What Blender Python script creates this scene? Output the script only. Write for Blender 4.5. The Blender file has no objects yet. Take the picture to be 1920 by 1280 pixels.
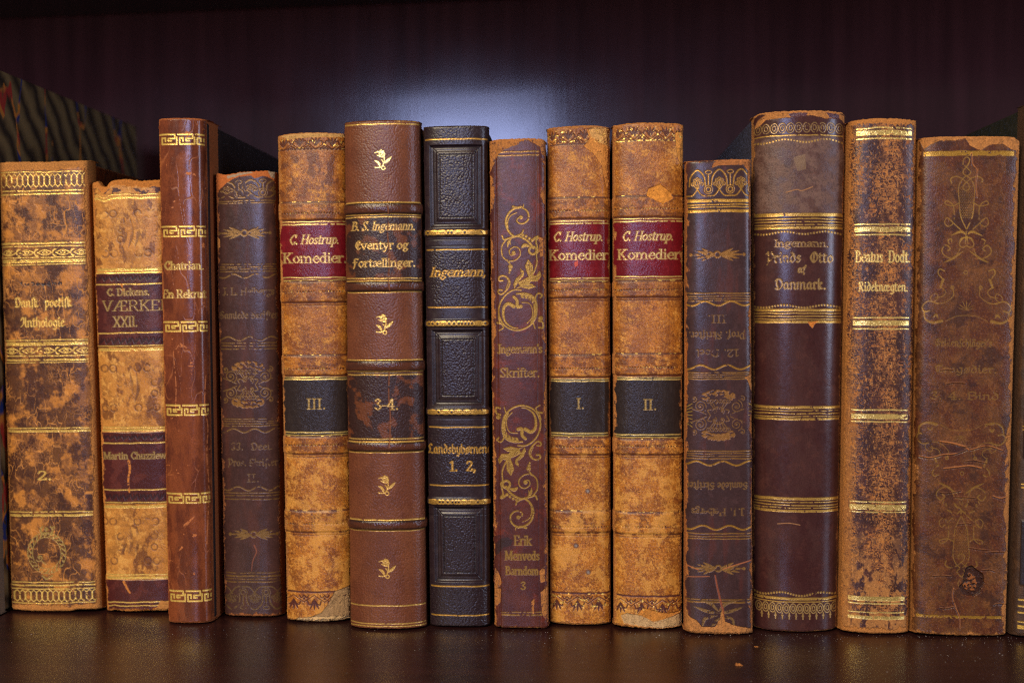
import bpy, math, random
import numpy as np
from mathutils import Matrix, Vector

# ------------------------------------------------------------------ camera, world, lamps, exposure
SC = bpy.context.scene
COL = SC.collection
PW, PH, FPX = 1920.0, 1280.0, 2070.0
CAM_Z, YAW, PITCH, ROLL = 0.1180, math.atan(0.060), 0.029, 0.0052
cam_d = bpy.data.cameras.new('camera')
cam = bpy.data.objects.new('camera', cam_d)
COL.objects.link(cam)
cam_d.sensor_width = 36.0
cam_d.lens = 36.0 * FPX / PW
cam_d.clip_start = 0.01
cam_d.clip_end = 20.0
RM = (Matrix.Rotation(YAW, 3, 'Z') @ Matrix.Rotation(math.pi / 2 - PITCH, 3, 'X') @ Matrix.Rotation(-ROLL, 3, 'Z'))
cam.matrix_world = Matrix.Translation((0, 0, CAM_Z)) @ RM.to_4x4()
cam_d.dof.use_dof = True
cam_d.dof.focus_distance = 0.404
cam_d.dof.aperture_fstop = 7.5
SC.camera = cam
RMn = np.array(RM)
CPOS = np.array((0.0, 0.0, CAM_Z))

def ray(px, py):
    return RMn @ np.array(((px - PW / 2) / FPX, -(py - PH / 2) / FPX, -1.0))
def on_shelf(px, py, z=0.0):
    d = ray(px, py); return CPOS + d * ((z - CAM_Z) / d[2])
def on_depth(px, py, y):
    d = ray(px, py); return CPOS + d * (y / d[1])

world = bpy.data.worlds.new('World')
SC.world = world
world.use_nodes = True
bg = world.node_tree.nodes['Background']
bg.inputs['Color'].default_value = (0.95, 0.70, 0.70, 1)
bg.inputs['Strength'].default_value = 0.21

def area(name, loc, target, sx, sy, power, color):
    l = bpy.data.lights.new(name, 'AREA')
    l.shape = 'RECTANGLE'; l.size = sx; l.size_y = sy; l.energy = power; l.color = color
    o = bpy.data.objects.new(name, l)
    COL.objects.link(o)
    o.location = loc
    o.rotation_euler = (Vector(target) - Vector(loc)).to_track_quat('-Z', 'Y').to_euler()
    return o
area('window_light', (-0.30, -2.0, 0.47), (-0.02, 0.45, 0.10), 0.42, 0.44, 13, (0.46, 0.55, 1.0))
area('side_window_light', (1.75, -0.70, 0.45), (0.1, 0.42, 0.10), 0.35, 0.9, 14, (0.62, 0.72, 1.0))
area('room_light', (-0.55, -0.95, 1.05), (-0.05, 0.42, 0.10), 0.8, 0.8, 37, (1.0, 0.84, 0.60))

vs = SC.view_settings
vs.view_transform = 'Standard'; vs.look = 'None'; vs.exposure = 0.0; vs.gamma = 1.0
vs.use_curve_mapping = False
SC.cycles.use_denoising = False
SC.cycles.max_bounces = 6
SC.cycles.pixel_filter_type = 'BLACKMAN_HARRIS'
SC.cycles.filter_width = 1.15

# ------------------------------------------------------------------ small helpers
def S(r, g, b, k=0.85):                       # display colour -> linear base colour
    c = np.array((r, g, b)) / 255.0
    q = (c.max() - c.min()) / c.max()
    return np.where(c <= 0.04045, c / 12.92, ((c + 0.055) / 1.055) ** 2.4) * np.array((1.0, 1.0 + 0.13 * q ** 3 + 0.07 * q, 1.0 + 0.08 * q ** 2)) * k
def sm(a, b, x):
    t = np.clip((x - a) / (b - a), 0, 1); return t * t * (3 - 2 * t)

_rs = np.random.RandomState(7)
PERM = np.concatenate([_rs.permutation(256)] * 3)
_ga = _rs.rand(256) * 2 * np.pi
GX, GY = np.cos(_ga), np.sin(_ga)
RX, RY = _rs.rand(256), _rs.rand(256)
def perlin(x, y, seed=0):
    x = x + seed * 17.31; y = y + seed * 9.77
    xi = np.floor(x).astype(int); yi = np.floor(y).astype(int)
    xf = x - xi; yf = y - yi
    u = xf * xf * xf * (xf * (xf * 6 - 15) + 10); v = yf * yf * yf * (yf * (yf * 6 - 15) + 10)
    def g(a, b, fx, fy):
        h = PERM[PERM[a & 255] + (b & 255)]
        return GX[h] * fx + GY[h] * fy
    n00 = g(xi, yi, xf, yf); n10 = g(xi + 1, yi, xf - 1, yf)
    n01 = g(xi, yi + 1, xf, yf - 1); n11 = g(xi + 1, yi + 1, xf - 1, yf - 1)
    a = n00 + u * (n10 - n00); b = n01 + u * (n11 - n01)
    return (a + v * (b - a)) * 1.5
def fbm(x, y, octv=4, seed=0, gain=0.55):
    s = 0; a = 1.0; t = 0
    for k in range(octv):
        s = s + a * perlin(x * 2 ** k, y * 2 ** k, seed + k * 3); t += a; a *= gain
    return s / t * 1.25
def worley(x, y, seed=0):
    x = x + seed * 13.7; y = y + seed * 5.3
    xi = np.floor(x).astype(int); yi = np.floor(y).astype(int)
    f1 = np.full(np.broadcast(x, y).shape, 9.0); f2 = f1.copy()
    for a in (-1, 0, 1):
        for b in (-1, 0, 1):
            h = PERM[PERM[(xi + a) & 255] + ((yi + b) & 255)]
            d = np.hypot(xi + a + RX[h] - x, yi + b + RY[h] - y)
            f2 = np.where(d < f1, f1, np.minimum(f2, d)); f1 = np.minimum(f1, d)
    return f1, f2

def link(name, mesh, mat=None, parent=None):
    o = bpy.data.objects.new(name, mesh)
    COL.objects.link(o)
    if mat: mesh.materials.append(mat)
    if parent: o.parent = parent
    return o
def tag(o, label=None, cat=None, group=None, kind=None):
    if label: o['label'] = label
    if cat: o['category'] = cat
    if group: o['group'] = group
    if kind: o['kind'] = kind
    return o

# ------------------------------------------------------------------ materials
def new_mat(name):
    m = bpy.data.materials.new(name); m.use_nodes = True
    nt = m.node_tree
    return m, nt, nt.nodes['Principled BSDF']
def N(nt, typ, **kw):
    n = nt.nodes.new(typ)
    for k, v in kw.items():
        if k in n.inputs: n.inputs[k].default_value = v
        else: setattr(n, k, v)
    return n
def ramp(nt, fac, stops):
    r = nt.nodes.new('ShaderNodeValToRGB')
    while len(r.color_ramp.elements) < len(stops): r.color_ramp.elements.new(0.5)
    for e, (p, c) in zip(r.color_ramp.elements, stops):
        e.position = p; e.color = (*c, 1)
    nt.links.new(fac, r.inputs['Fac'])
    return r

def leather_material():
    m, nt, bs = new_mat('old_leather')
    L = nt.links.new
    tc = N(nt, 'ShaderNodeTexCoord')
    ca = N(nt, 'ShaderNodeAttribute', attribute_name='leather_colour')
    sa = N(nt, 'ShaderNodeAttribute', attribute_name='leather_finish')
    sep = N(nt, 'ShaderNodeSeparateColor'); L(sa.outputs['Color'], sep.inputs[0])
    n1 = N(nt, 'ShaderNodeTexNoise', Scale=2600.0, Detail=3.0); L(tc.outputs['Object'], n1.inputs['Vector'])
    n2 = N(nt, 'ShaderNodeTexNoise', Scale=700.0, Detail=2.0); L(tc.outputs['Object'], n2.inputs['Vector'])
    mr = N(nt, 'ShaderNodeMapRange'); L(n1.outputs['Fac'], mr.inputs['Value'])
    mr.inputs['From Min'].default_value = 0.3; mr.inputs['From Max'].default_value = 0.7
    mr.inputs['To Min'].default_value = 0.74; mr.inputs['To Max'].default_value = 1.26
    mx = N(nt, 'ShaderNodeMix', data_type='RGBA', blend_type='MULTIPLY'); mx.inputs['Factor'].default_value = 1
    L(ca.outputs['Color'], mx.inputs['A']); L(mr.outputs['Result'], mx.inputs['B'])
    L(mx.outputs['Result'], bs.inputs['Base Color'])
    L(sep.outputs[0], bs.inputs['Metallic'])
    ad = N(nt, 'ShaderNodeMath', operation='MULTIPLY_ADD'); L(n2.outputs['Fac'], ad.inputs[0]); ad.inputs[1].default_value = 0.22
    su = N(nt, 'ShaderNodeMath', operation='SUBTRACT'); L(sep.outputs[1], su.inputs[0]); su.inputs[1].default_value = 0.11
    L(su.outputs[0], ad.inputs[2]); L(ad.outputs[0], bs.inputs['Roughness'])
    mix = N(nt, 'ShaderNodeMath', operation='ADD'); L(n1.outputs['Fac'], mix.inputs[0]); L(n2.outputs['Fac'], mix.inputs[1])
    bp = N(nt, 'ShaderNodeBump', Distance=0.00016); L(mix.outputs[0], bp.inputs['Height'])
    L(sep.outputs[2], bp.inputs['Strength']); L(bp.outputs['Normal'], bs.inputs['Normal'])
    bs.inputs['Specular IOR Level'].default_value = 0.34
    return m
M_LEATHER = leather_material()

def board_material(name, c1, c2, rough=0.6, scale=300.0):
    m, nt, bs = new_mat(name); L = nt.links.new
    tc = N(nt, 'ShaderNodeTexCoord')
    n = N(nt, 'ShaderNodeTexNoise', Scale=scale, Detail=6.0, Roughness=0.7); L(tc.outputs['Object'], n.inputs['Vector'])
    r = ramp(nt, n.outputs['Fac'], [(0.35, c1), (0.68, c2)]); L(r.outputs['Color'], bs.inputs['Base Color'])
    bs.inputs['Roughness'].default_value = rough
    n2 = N(nt, 'ShaderNodeTexNoise', Scale=1800.0, Detail=3.0); L(tc.outputs['Object'], n2.inputs['Vector'])
    bp = N(nt, 'ShaderNodeBump', Strength=0.5, Distance=0.0002); L(n2.outputs['Fac'], bp.inputs['Height']); L(bp.outputs['Normal'], bs.inputs['Normal'])
    return m
M_BOARD = board_material('dark_board_paper', (0.006, 0.004, 0.004), (0.022, 0.013, 0.010))
M_BOARD_TAN = board_material('worn_calf_board', tuple(S(88, 46, 24)), tuple(S(150, 84, 36)))
M_BOARD_RED = board_material('red_brown_calf_board', tuple(S(60, 26, 16)), tuple(S(112, 52, 30)), 0.42)
M_BOARD_BLUE = board_material('speckled_blue_board', (0.018, 0.018, 0.034), (0.085, 0.085, 0.14), 0.6, 900.0)
M_BOARD_GREEN = board_material('dark_green_board', (0.008, 0.010, 0.006), (0.028, 0.026, 0.014))

def marbled_material():
    m, nt, bs = new_mat('marbled_paper'); L = nt.links.new
    tc = N(nt, 'ShaderNodeTexCoord')
    mp = N(nt, 'ShaderNodeMapping'); L(tc.outputs['Object'], mp.inputs['Vector'])
    mp.inputs['Rotation'].default_value = (math.radians(-40), 0, 0)
    w = N(nt, 'ShaderNodeTexWave', wave_type='BANDS', bands_direction='Y', Scale=30.0, Distortion=3.2, Detail=4.0)
    w.inputs['Detail Scale'].default_value = 2.2
    L(mp.outputs['Vector'], w.inputs['Vector'])
    r = ramp(nt, w.outputs['Fac'], [(0.0, (0.028, 0.018, 0.010)), (0.3, (0.09, 0.057, 0.024)), (1.0, (0.20, 0.128, 0.050))])
    mp2 = N(nt, 'ShaderNodeMapping'); L(tc.outputs['Object'], mp2.inputs['Vector'])
    mp2.inputs['Rotation'].default_value = (math.radians(-12), 0, 0)
    mp2.inputs['Scale'].default_value = (2.0, 34.0, 11.0)
    nz = N(nt, 'ShaderNodeTexNoise', Scale=3.0, Detail=3.0); L(mp2.outputs['Vector'], nz.inputs['Vector'])
    mx0 = N(nt, 'ShaderNodeMix', data_type='RGBA', blend_type='LINEAR_LIGHT'); mx0.inputs['Factor'].default_value = 0.35
    L(mp2.outputs['Vector'], mx0.inputs['A']); L(nz.outputs['Color'], mx0.inputs['B'])
    v = N(nt, 'ShaderNodeTexVoronoi', feature='DISTANCE_TO_EDGE', Scale=1.0); L(mx0.outputs['Result'], v.inputs['Vector'])
    v2 = N(nt, 'ShaderNodeTexNoise', Scale=70.0, Detail=1.0); L(tc.outputs['Object'], v2.inputs['Vector'])
    vein = ramp(nt, v.outputs['Distance'], [(0.0, (1, 1, 1)), (0.022, (0.9, 0.9, 0.9)), (0.034, (0, 0, 0))])
    vc = ramp(nt, v2.outputs['Fac'], [(0.36, (0.012, 0.03, 0.14)), (0.45, (0.012, 0.03, 0.14)), (0.49, (0.55, 0.19, 0.02)), (0.57, (0.55, 0.17, 0.03)), (0.62, (0.36, 0.03, 0.02))])
    mx = N(nt, 'ShaderNodeMix', data_type='RGBA'); L(vein.outputs['Color'], mx.inputs['Factor'])
    L(r.outputs['Color'], mx.inputs['A']); L(vc.outputs['Color'], mx.inputs['B'])
    L(mx.outputs['Result'], bs.inputs['Base Color'])
    bs.inputs['Roughness'].default_value = 0.45
    return m
M_MARBLE = marbled_material()

def paper_material():
    m, nt, bs = new_mat('page_edges'); L = nt.links.new
    tc = N(nt, 'ShaderNodeTexCoord')
    mp = N(nt, 'ShaderNodeMapping'); L(tc.outputs['Object'], mp.inputs['Vector']); mp.inputs['Scale'].default_value = (4200, 20, 20)
    n = N(nt, 'ShaderNodeTexNoise', Scale=1.0, Detail=2.0); L(mp.outputs['Vector'], n.inputs['Vector'])
    r = ramp(nt, n.outputs['Fac'], [(0.3, tuple(S(95, 72, 48))), (0.7, tuple(S(176, 148, 108)))]); L(r.outputs['Color'], bs.inputs['Base Color'])
    bs.inputs['Roughness'].default_value = 0.85
    return m
M_PAPER = paper_material()

def wood_material(name, dark, light, along, rough, streak):
    m, nt, bs = new_mat(name); L = nt.links.new
    tc = N(nt, 'ShaderNodeTexCoord')
    mp = N(nt, 'ShaderNodeMapping'); L(tc.outputs['Object'], mp.inputs['Vector'])
    mp.inputs['Scale'].default_value = (8, 140, 140) if along == 'X' else (150, 150, 7)
    n = N(nt, 'ShaderNodeTexNoise', Scale=1.0, Detail=5.0, Roughness=0.6); L(mp.outputs['Vector'], n.inputs['Vector'])
    r = ramp(nt, n.outputs['Fac'], [(0.3, dark), (0.72, light)]); L(r.outputs['Color'], bs.inputs['Base Color'])
    n2 = N(nt, 'ShaderNodeTexNoise', Scale=14.0, Detail=4.0); L(tc.outputs['Object'], n2.inputs['Vector'])
    ad = N(nt, 'ShaderNodeMath', operation='MULTIPLY_ADD'); L(n2.outputs['Fac'], ad.inputs[0]); ad.inputs[1].default_value = 0.2; ad.inputs[2].default_value = rough - 0.10
    L(ad.outputs[0], bs.inputs['Roughness'])
    mp3 = N(nt, 'ShaderNodeMapping'); L(tc.outputs['Object'], mp3.inputs['Vector'])
    mp3.inputs['Scale'].default_value = (30, 700, 700) if along == 'X' else (420, 420, 34)
    n3 = N(nt, 'ShaderNodeTexNoise', Scale=1.0, Detail=3.0); L(mp3.outputs['Vector'], n3.inputs['Vector'])
    bp = N(nt, 'ShaderNodeBump', Strength=streak, Distance=0.0004); L(n3.outputs['Fac'], bp.inputs['Height']); L(bp.outputs['Normal'], bs.inputs['Normal'])
    return m
M_SHELF = wood_material('dark_shelf_wood', (0.013, 0.0038, 0.0036), (0.026, 0.0076, 0.0070), 'X', 0.31, 0.003)
M_BACK = wood_material('mahogany_panel', (0.050, 0.0150, 0.0160), (0.092, 0.0280, 0.0285), 'Z', 0.15, 0.03)
M_BACK.node_tree.nodes['Principled BSDF'].inputs['Specular IOR Level'].default_value = 0.48

# ------------------------------------------------------------------ setting: shelf, back panel, shelf above
def box(name, lo, hi, mat, kind=None, parent=None, bevel=0.0):
    (x0, y0, z0), (x1, y1, z1) = lo, hi
    me = bpy.data.meshes.new(name)
    me.from_pydata([(x, y, z) for z in (z0, z1) for y in (y0, y1) for x in (x0, x1)], [],
                   [(0, 2, 3, 1), (4, 5, 7, 6), (0, 1, 5, 4), (2, 6, 7, 3), (0, 4, 6, 2), (1, 3, 7, 5)])
    o = link(name, me, mat, parent)
    if bevel:
        bv = o.modifiers.new('bevel', 'BEVEL'); bv.width = bevel; bv.segments = 3
    if kind: o['kind'] = kind
    return o
BACK_Y = 0.595
top_z = float(on_depth(0, 30, BACK_Y)[2])
box('shelf', (-0.62, 0.262, -0.022), (0.62, BACK_Y + 0.012, 0.0), M_SHELF, 'structure', bevel=0.002)
box('back_panel', (-0.62, BACK_Y, 0.0005), (0.62, BACK_Y + 0.012, 0.40), M_BACK, 'structure')
up = box('upper_shelf', (-0.62, 0.31, top_z), (0.62, BACK_Y - 0.0005, top_z + 0.022), M_SHELF, 'structure', bevel=0.0015)
up.rotation_euler = (0, -0.016, 0); up.location = (0, 0, 0.0030)
# ------------------------------------------------------------------ pen-stroke lettering (drawn with a simulated nib)
ROM = {
'a':".95|s .14,.8 .42,1 .68,.78 .68,.2 .78,.02 .95,.1|s .68,.6 .3,.5 .1,.25 .32,0 .68,.22",
'b':".98|K .2 0 1.5|s .2,.7 .5,1 .88,.5 .5,0 .2,.25",
'c':".88|s .78,.75 .5,1 .1,.5 .45,0 .82,.22",
'd':"1.05|J .76 0 1.5|s .76,.72 .45,1 .1,.5 .45,0 .76,.28",
'e':".9|l .12,.55 .8,.55|s .8,.55 .72,.9 .48,1 .1,.5 .45,0 .82,.22",
'f':".62|J .25 0 1.1|s .25,1 .32,1.4 .5,1.5 .68,1.38|l .02,1 .55,1",
'g':".98|s .45,1 .15,.7 .45,.38 .75,.7 .45,1|s .3,.42 .15,.22 .5,.08 .8,-.12 .45,-.48 .1,-.25 .3,.05|l .68,.92 .95,1",
'h':"1.1|J .2 0 1.5|s .2,.65 .55,1 .82,.7|F .82 0 .7",
'i':".48|J .22 0 1|d .22,1.38",
'k':"1.08|J .2 0 1.5|l .85,1 .22,.42|l .42,.6 .9,0|l .65,1 1,1|l .75,0 1.05,0",
'l':".48|J .22 0 1.5",
'm':"1.66|J .2 0 1|s .2,.65 .5,1 .78,.7|F .78 0 .7|s .78,.65 1.1,1 1.38,.7|F 1.38 0 .7",
'n':"1.1|J .2 0 1|s .2,.65 .55,1 .82,.7|F .82 0 .7",
'o':".97|s .47,1 .1,.5 .47,0 .85,.5 .47,1",
'p':"1.0|J .2 -.5 1|s .2,.72 .5,1 .88,.5 .5,0 .2,.28",
'r':".78|J .2 0 1|s .2,.6 .42,.95 .62,1 .7,.85",
's':".78|s .65,.78 .4,1 .15,.75 .6,.32 .4,0 .1,.22",
't':".66|s .25,1.3 .25,.2 .4,0 .62,.15|l .02,1 .55,1",
'u':"1.1|s .2,1 .2,.25 .45,0 .8,.35|J .82 0 1|l .02,1 .2,1",
'v':"1|l .1,1 .48,0|l .48,0 .88,1|l 0,1 .3,1|l .7,1 1,1",
'w':"1.45|l .1,1 .42,0|l .42,0 .72,1|l .72,1 1.05,0|l 1.05,0 1.38,1|l 0,1 .25,1|l 1.2,1 1.48,1",
'y':"1|l .1,1 .5,.05|s .9,1 .5,.05 .3,-.45 .05,-.4|l 0,1 .3,1|l .7,1 1,1",
'z':".85|l .12,.8 .12,1 .75,1|l .75,1 .1,0|l .1,0 .78,0 .78,.22",
'\u00e6':"1.5|s .14,.8 .4,1 .66,.75 .66,.2|s .66,.6 .3,.5 .1,.25 .32,0 .66,.25|l .68,.55 1.38,.55|s 1.38,.55 1.28,.92 1.02,1 .68,.5 1.02,0 1.4,.22",
'\u00f8':".97|s .47,1 .1,.5 .47,0 .85,.5 .47,1|l .12,-.1 .85,1.1",
'\u00e4':"+a|d .28,1.35|d .62,1.35",
'A':"1.28|l .1,0 .6,1.5|l .62,1.5 1.12,0|l .3,.5 .9,.5|l -.05,0 .3,0|l .88,0 1.3,0",
'B':"1.18|I .22 0 1.5|s .22,1.48 .62,1.46 .84,1.16 .6,.84 .22,.78|l .22,.78 .6,.78|s .55,.8 .92,.68 1.06,.38 .8,.05 .22,.02",
'C':"1.22|s 1.05,1.15 .95,1.4 .65,1.5 .15,.75 .65,0 .95,.1 1.08,.4|l 1.05,1.5 1.05,1.1",
'D':"1.32|I .22 0 1.5|s .22,1.48 .8,1.45 1.15,.75 .8,.05 .22,.02",
'E':"1.15|I .22 0 1.5|l .22,1.5 .95,1.5 .95,1.2|l .22,.78 .7,.78|l .22,0 1,0 1,.35",
'F':"1.05|I .22 0 1.5|l .22,1.5 .95,1.5 .95,1.2|l .22,.78 .7,.78",
'H':"1.42|I .25 0 1.5|I 1.14 0 1.5|l .25,.78 1.14,.78",
'I':".58|I .27 0 1.5",
'J':".85|s .55,1.5 .55,.1 .35,-.1 .1,.1|l .25,1.5 .85,1.5",
'K':"1.34|I .25 0 1.5|l 1.05,1.5 .3,.65|l .5,.88 1.08,0|l .8,1.5 1.25,1.5|l .85,0 1.3,0",
'L':"1.08|I .22 0 1.5|l .22,0 .95,0 .98,.4",
'M':"1.65|l .2,0 .25,1.5|l .25,1.5 .8,.1|l .8,.1 1.35,1.5|I 1.38 0 1.5|l 0,0 .4,0|l .05,1.5 .3,1.5",
'O':"1.32|s .65,1.5 .12,.75 .65,0 1.18,.75 .65,1.5",
'P':"1.12|I .22 0 1.5|s .22,1.48 .75,1.48 1,1.1 .75,.7 .22,.7",
'R':"1.28|I .22 0 1.5|s .22,1.48 .75,1.48 1,1.12 .75,.75 .22,.75|l .6,.75 1.08,0|l .9,0 1.3,0",
'S':"1.02|s .85,1.2 .5,1.5 .15,1.15 .8,.4 .5,0 .12,.3|l .85,1.5 .85,1.15|l .12,0 .12,.35",
'T':"1.22|I .6 0 1.5|l .1,1.15 .1,1.5 1.1,1.5 1.1,1.15",
'V':"1.28|l .15,1.5 .62,0|l .64,0 1.1,1.5|l -.02,1.5 .38,1.5|l .88,1.5 1.28,1.5",
'X':"1.28|l .15,1.5 1.1,0|l 1.1,1.5 .15,0|l 0,1.5 .38,1.5|l .88,1.5 1.25,1.5|l 0,0 .38,0|l .88,0 1.28,0",
'\u00c6':"1.8|l .1,0 .85,1.5|I 1 0 1.5|l 1,1.5 1.6,1.5 1.6,1.2|l .35,.55 1.45,.78|l 1,0 1.65,0 1.65,.35|l -.05,0 .3,0",
'1':".7|l .12,1.25 .38,1.5 .38,0|l .15,0 .62,0",
'2':".95|s .15,1.15 .3,1.48 .65,1.45 .75,1.1 .5,.6 .12,.05|l .12,.04 .8,.04 .82,.3",
'3':".9|s .15,1.25 .45,1.5 .72,1.2 .4,.82 .78,.42 .45,0 .12,.25",
'4':"1|l .62,1.5 .1,.45 .88,.45|l .64,1.5 .64,0|l .42,0 .85,0",
'-':".6|l .08,.55 .52,.55", '.':".42|d .2,.08", ',':".42|d .2,.1|l .24,.08 .12,-.28", "'":".35|l .2,1.5 .14,1.1", ' ':".55|",
}
FRA = {
'a':".88|l .2,.85 .12,.3 .3,.02 .58,.2|l .18,.85 .4,1 .6,.85 .6,.2 .74,.02 .88,.15",
'b':".84|l .15,1.5 .15,.2 .35,0 .68,.2 .68,.75 .4,1 .15,.75",
'c':".72|l .6,.85 .4,1 .15,.75 .15,.2 .38,0 .62,.18",
'd':".84|l .25,1.5 .65,1.05 .68,.3 .4,0 .15,.25 .15,.7 .4,1 .62,.85",
'e':".74|l .15,.48 .62,.72 .4,1 .15,.75 .15,.2 .38,0 .64,.18",
'f':".62|l .3,-.4 .3,1.2 .5,1.5 .68,1.38|l .08,1 .55,1",
'\u017f':".55|l .25,-.2 .25,1.25 .42,1.5 .62,1.36",
'g':".82|l .6,.85 .4,1 .15,.75 .15,.25 .4,.02 .6,.2|l .64,1 .64,-.2 .35,-.48 .1,-.35",
'h':".84|l .15,1.5 .15,0|l .15,.8 .45,1 .68,.8 .68,.1 .45,-.4",
'i':".48|l .05,.85 .2,1 .2,.15 .35,0 .45,.1|d .22,1.38",
'k':".8|l .15,1.5 .15,.15 .3,0|l .15,.75 .45,1 .58,.82 .2,.55 .55,.05 .74,.1",
'l':".45|l .15,1.5 .15,.15 .3,0 .42,.1",
'm':"1.36|l .02,.85 .18,1 .18,0|l .18,.8 .45,1 .62,.85 .62,0|l .62,.8 .9,1 1.08,.85 1.08,.15 1.22,0 1.34,.1",
'n':".9|l .02,.85 .18,1 .18,0|l .18,.8 .45,1 .64,.85 .64,.15 .78,0 .9,.1",
'o':".82|l .4,1 .15,.75 .15,.25 .4,0 .66,.25 .66,.75 .4,1",
'p':".84|l .05,.85 .2,1 .2,-.5|l .2,.8 .45,1 .7,.75 .7,.25 .45,0 .2,.2",
'r':".66|l .05,.85 .2,1 .2,.12 .35,0|l .2,.75 .42,1 .6,.85",
's':".72|l .58,.85 .35,1 .15,.75 .6,.35 .35,0 .1,.15",
't':".58|l .2,1.3 .2,.15 .38,0 .55,.12|l .05,1 .48,1",
'u':".9|l .02,.85 .18,1 .18,.2 .4,0 .64,.2|l .64,1 .64,.15 .78,0 .9,.1",
'v':".8|l .05,.95 .2,1.1 .2,.2 .42,0 .66,.3 .66,.75 .45,1 .2,.8",
'y':".82|l .05,.95 .2,1.05 .2,.2 .42,0 .66,.25|l .66,1 .66,.1 .35,-.45 .12,-.3",
'\u00e6':"1.3|l .2,.85 .12,.3 .3,.02 .6,.2|l .2,.85 .4,1 .6,.85 .62,.2 .85,0 1.15,.18|l .62,.48 1.1,.72 .88,1 .62,.75",
'\u00f8':".82|l .4,1 .15,.75 .15,.25 .4,0 .66,.25 .66,.75 .4,1|l .1,-.1 .72,1.12",
'z':".7|l .12,1 .58,.95 .25,.6 .58,.3 .3,-.35 .08,-.2",
'A':"1.15|s .1,1.1 .3,1.5 .55,1.3 .5,.5 .1,.05|l .85,1.5 .85,.15 1,0 1.14,.1|l .5,.65 .85,.65",
'B':"1.1|l .2,1.4 .25,.1|s .08,1.2 .3,1.5 .8,1.45 .85,1.05 .4,.8|s .4,.8 .95,.75 .95,.25 .55,0 .1,.1",
'C':"1|s .85,1.3 .5,1.5 .15,.75 .5,0 .88,.22|l .5,1.4 .46,.15",
'D':"1.12|s .08,1.25 .3,1.5 .75,1.4 1,.8 .8,.2 .45,0 .1,.12|s .36,1.45 .24,.9 .42,.1",
'E':"1.05|s .9,1.25 .55,1.5 .15,.75 .55,0 .92,.22|l .18,.8 .8,.8 .82,.95|l .5,1.4 .46,.15",
'F':".95|s .9,1.42 .5,1.5 .3,1.3 .35,.5 .15,-.25|l .1,.85 .7,.85",
'I':".8|s .15,1.25 .4,1.5 .62,1.35 .5,.6 .6,.2 .35,0 .1,.15",
'J':".85|s .15,1.25 .4,1.5 .7,1.35 .58,.4 .4,-.2 .08,-.1",
'L':"1|s .7,1.3 .45,1.5 .22,1.15 .42,.6 .15,.08 .5,.14 .8,0 .98,.15",
'O':"1.15|s .6,1.5 .15,.75 .6,0 1.05,.75 .6,1.5|l .56,1.4 .56,.15",
'P':"1.05|s .08,1.3 .3,1.5 .36,.6 .2,-.3|s .36,1.3 .7,1.5 .98,.9 .62,.3 .36,.42",
'R':"1.12|s .06,1.25 .24,1.46 .32,1.1 .3,.1 .08,0|s .3,1.38 .65,1.5 .84,1.15 .62,.84 .32,.8|s .5,.8 .74,.35 .86,.03 1.1,.12",
'S':"1|s .85,1.3 .5,1.5 .2,1.2 .72,.6 .76,.25 .4,0 .1,.2|s .08,.8 .3,.6 .55,.75",
'T':"1|s .88,1.42 .5,1.5 .18,1.1 .3,.3 .55,0 .88,.25|s .1,1.2 .5,1.32 .85,1.25|l .55,1.3 .5,.3",
}
def _smooth(p, k=7):
    p = np.array(p, float)
    if len(p) < 3: return p
    closed = np.allclose(p[0], p[-1])
    if closed: q = np.vstack([p[-2], p, p[1]])
    else: q = np.vstack([2 * p[0] - p[1], p, 2 * p[-1] - p[-2]])
    t = np.linspace(0, 1, k, endpoint=False)[:, None]
    out = []
    for i in range(1, len(q) - 2):
        a, b, c, d = q[i - 1:i + 3]
        out.append(0.5 * (2 * b + (c - a) * t + (2 * a - 5 * b + 4 * c - d) * t ** 2 + (3 * b - 3 * c + d - a) * t ** 3))
    out.append(q[-2][None])
    return np.vstack(out)
_gc = {}
def glyph(ch, font):
    key = (ch, font)
    if key in _gc: return _gc[key]
    src = FRA.get(ch) if font == 'fra' or (font == 'unc' and ch.isupper()) else None
    if src is None: src = ROM.get(ch, ROM[' '])
    f = src.split('|')
    lines, dots = [], []
    if f[0].startswith('+'):
        w, l0, d0 = glyph(f[0][1:], font); lines += l0; dots += d0
    else: w = float(f[0])
    for it in f[1:]:
        if not it: continue
        k, rest = it[0], it[1:].split()
        if k in 'IJKF':
            x, y0, y1 = map(float, rest)
            lines.append(np.array([(x, y0), (x, y1)]))
            q = .17
            if k in 'IJF': lines.append(np.array([(x - q, y0), (x + q, y0)]))
            if k == 'I': lines.append(np.array([(x - q, y1), (x + q, y1)]))
            if k in 'JK': lines.append(np.array([(x - .2, y1 - .04), (x, y1)]))
        else:
            pts = [tuple(map(float, t.split(','))) for t in rest]
            if k == 'd': dots.append(pts[0])
            elif k == 's': lines.append(_smooth(pts))
            else: lines.append(np.array(pts))
    _gc[key] = (w, lines, dots)
    return _gc[key]

# ------------------------------------------------------------------ one book
GOLD = S(232, 186, 96, 1.0)
GOLDD = S(170, 122, 58, 0.9)
TAN = S(190, 124, 64)
GROUP = 'antique leather books standing in the row'

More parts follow.
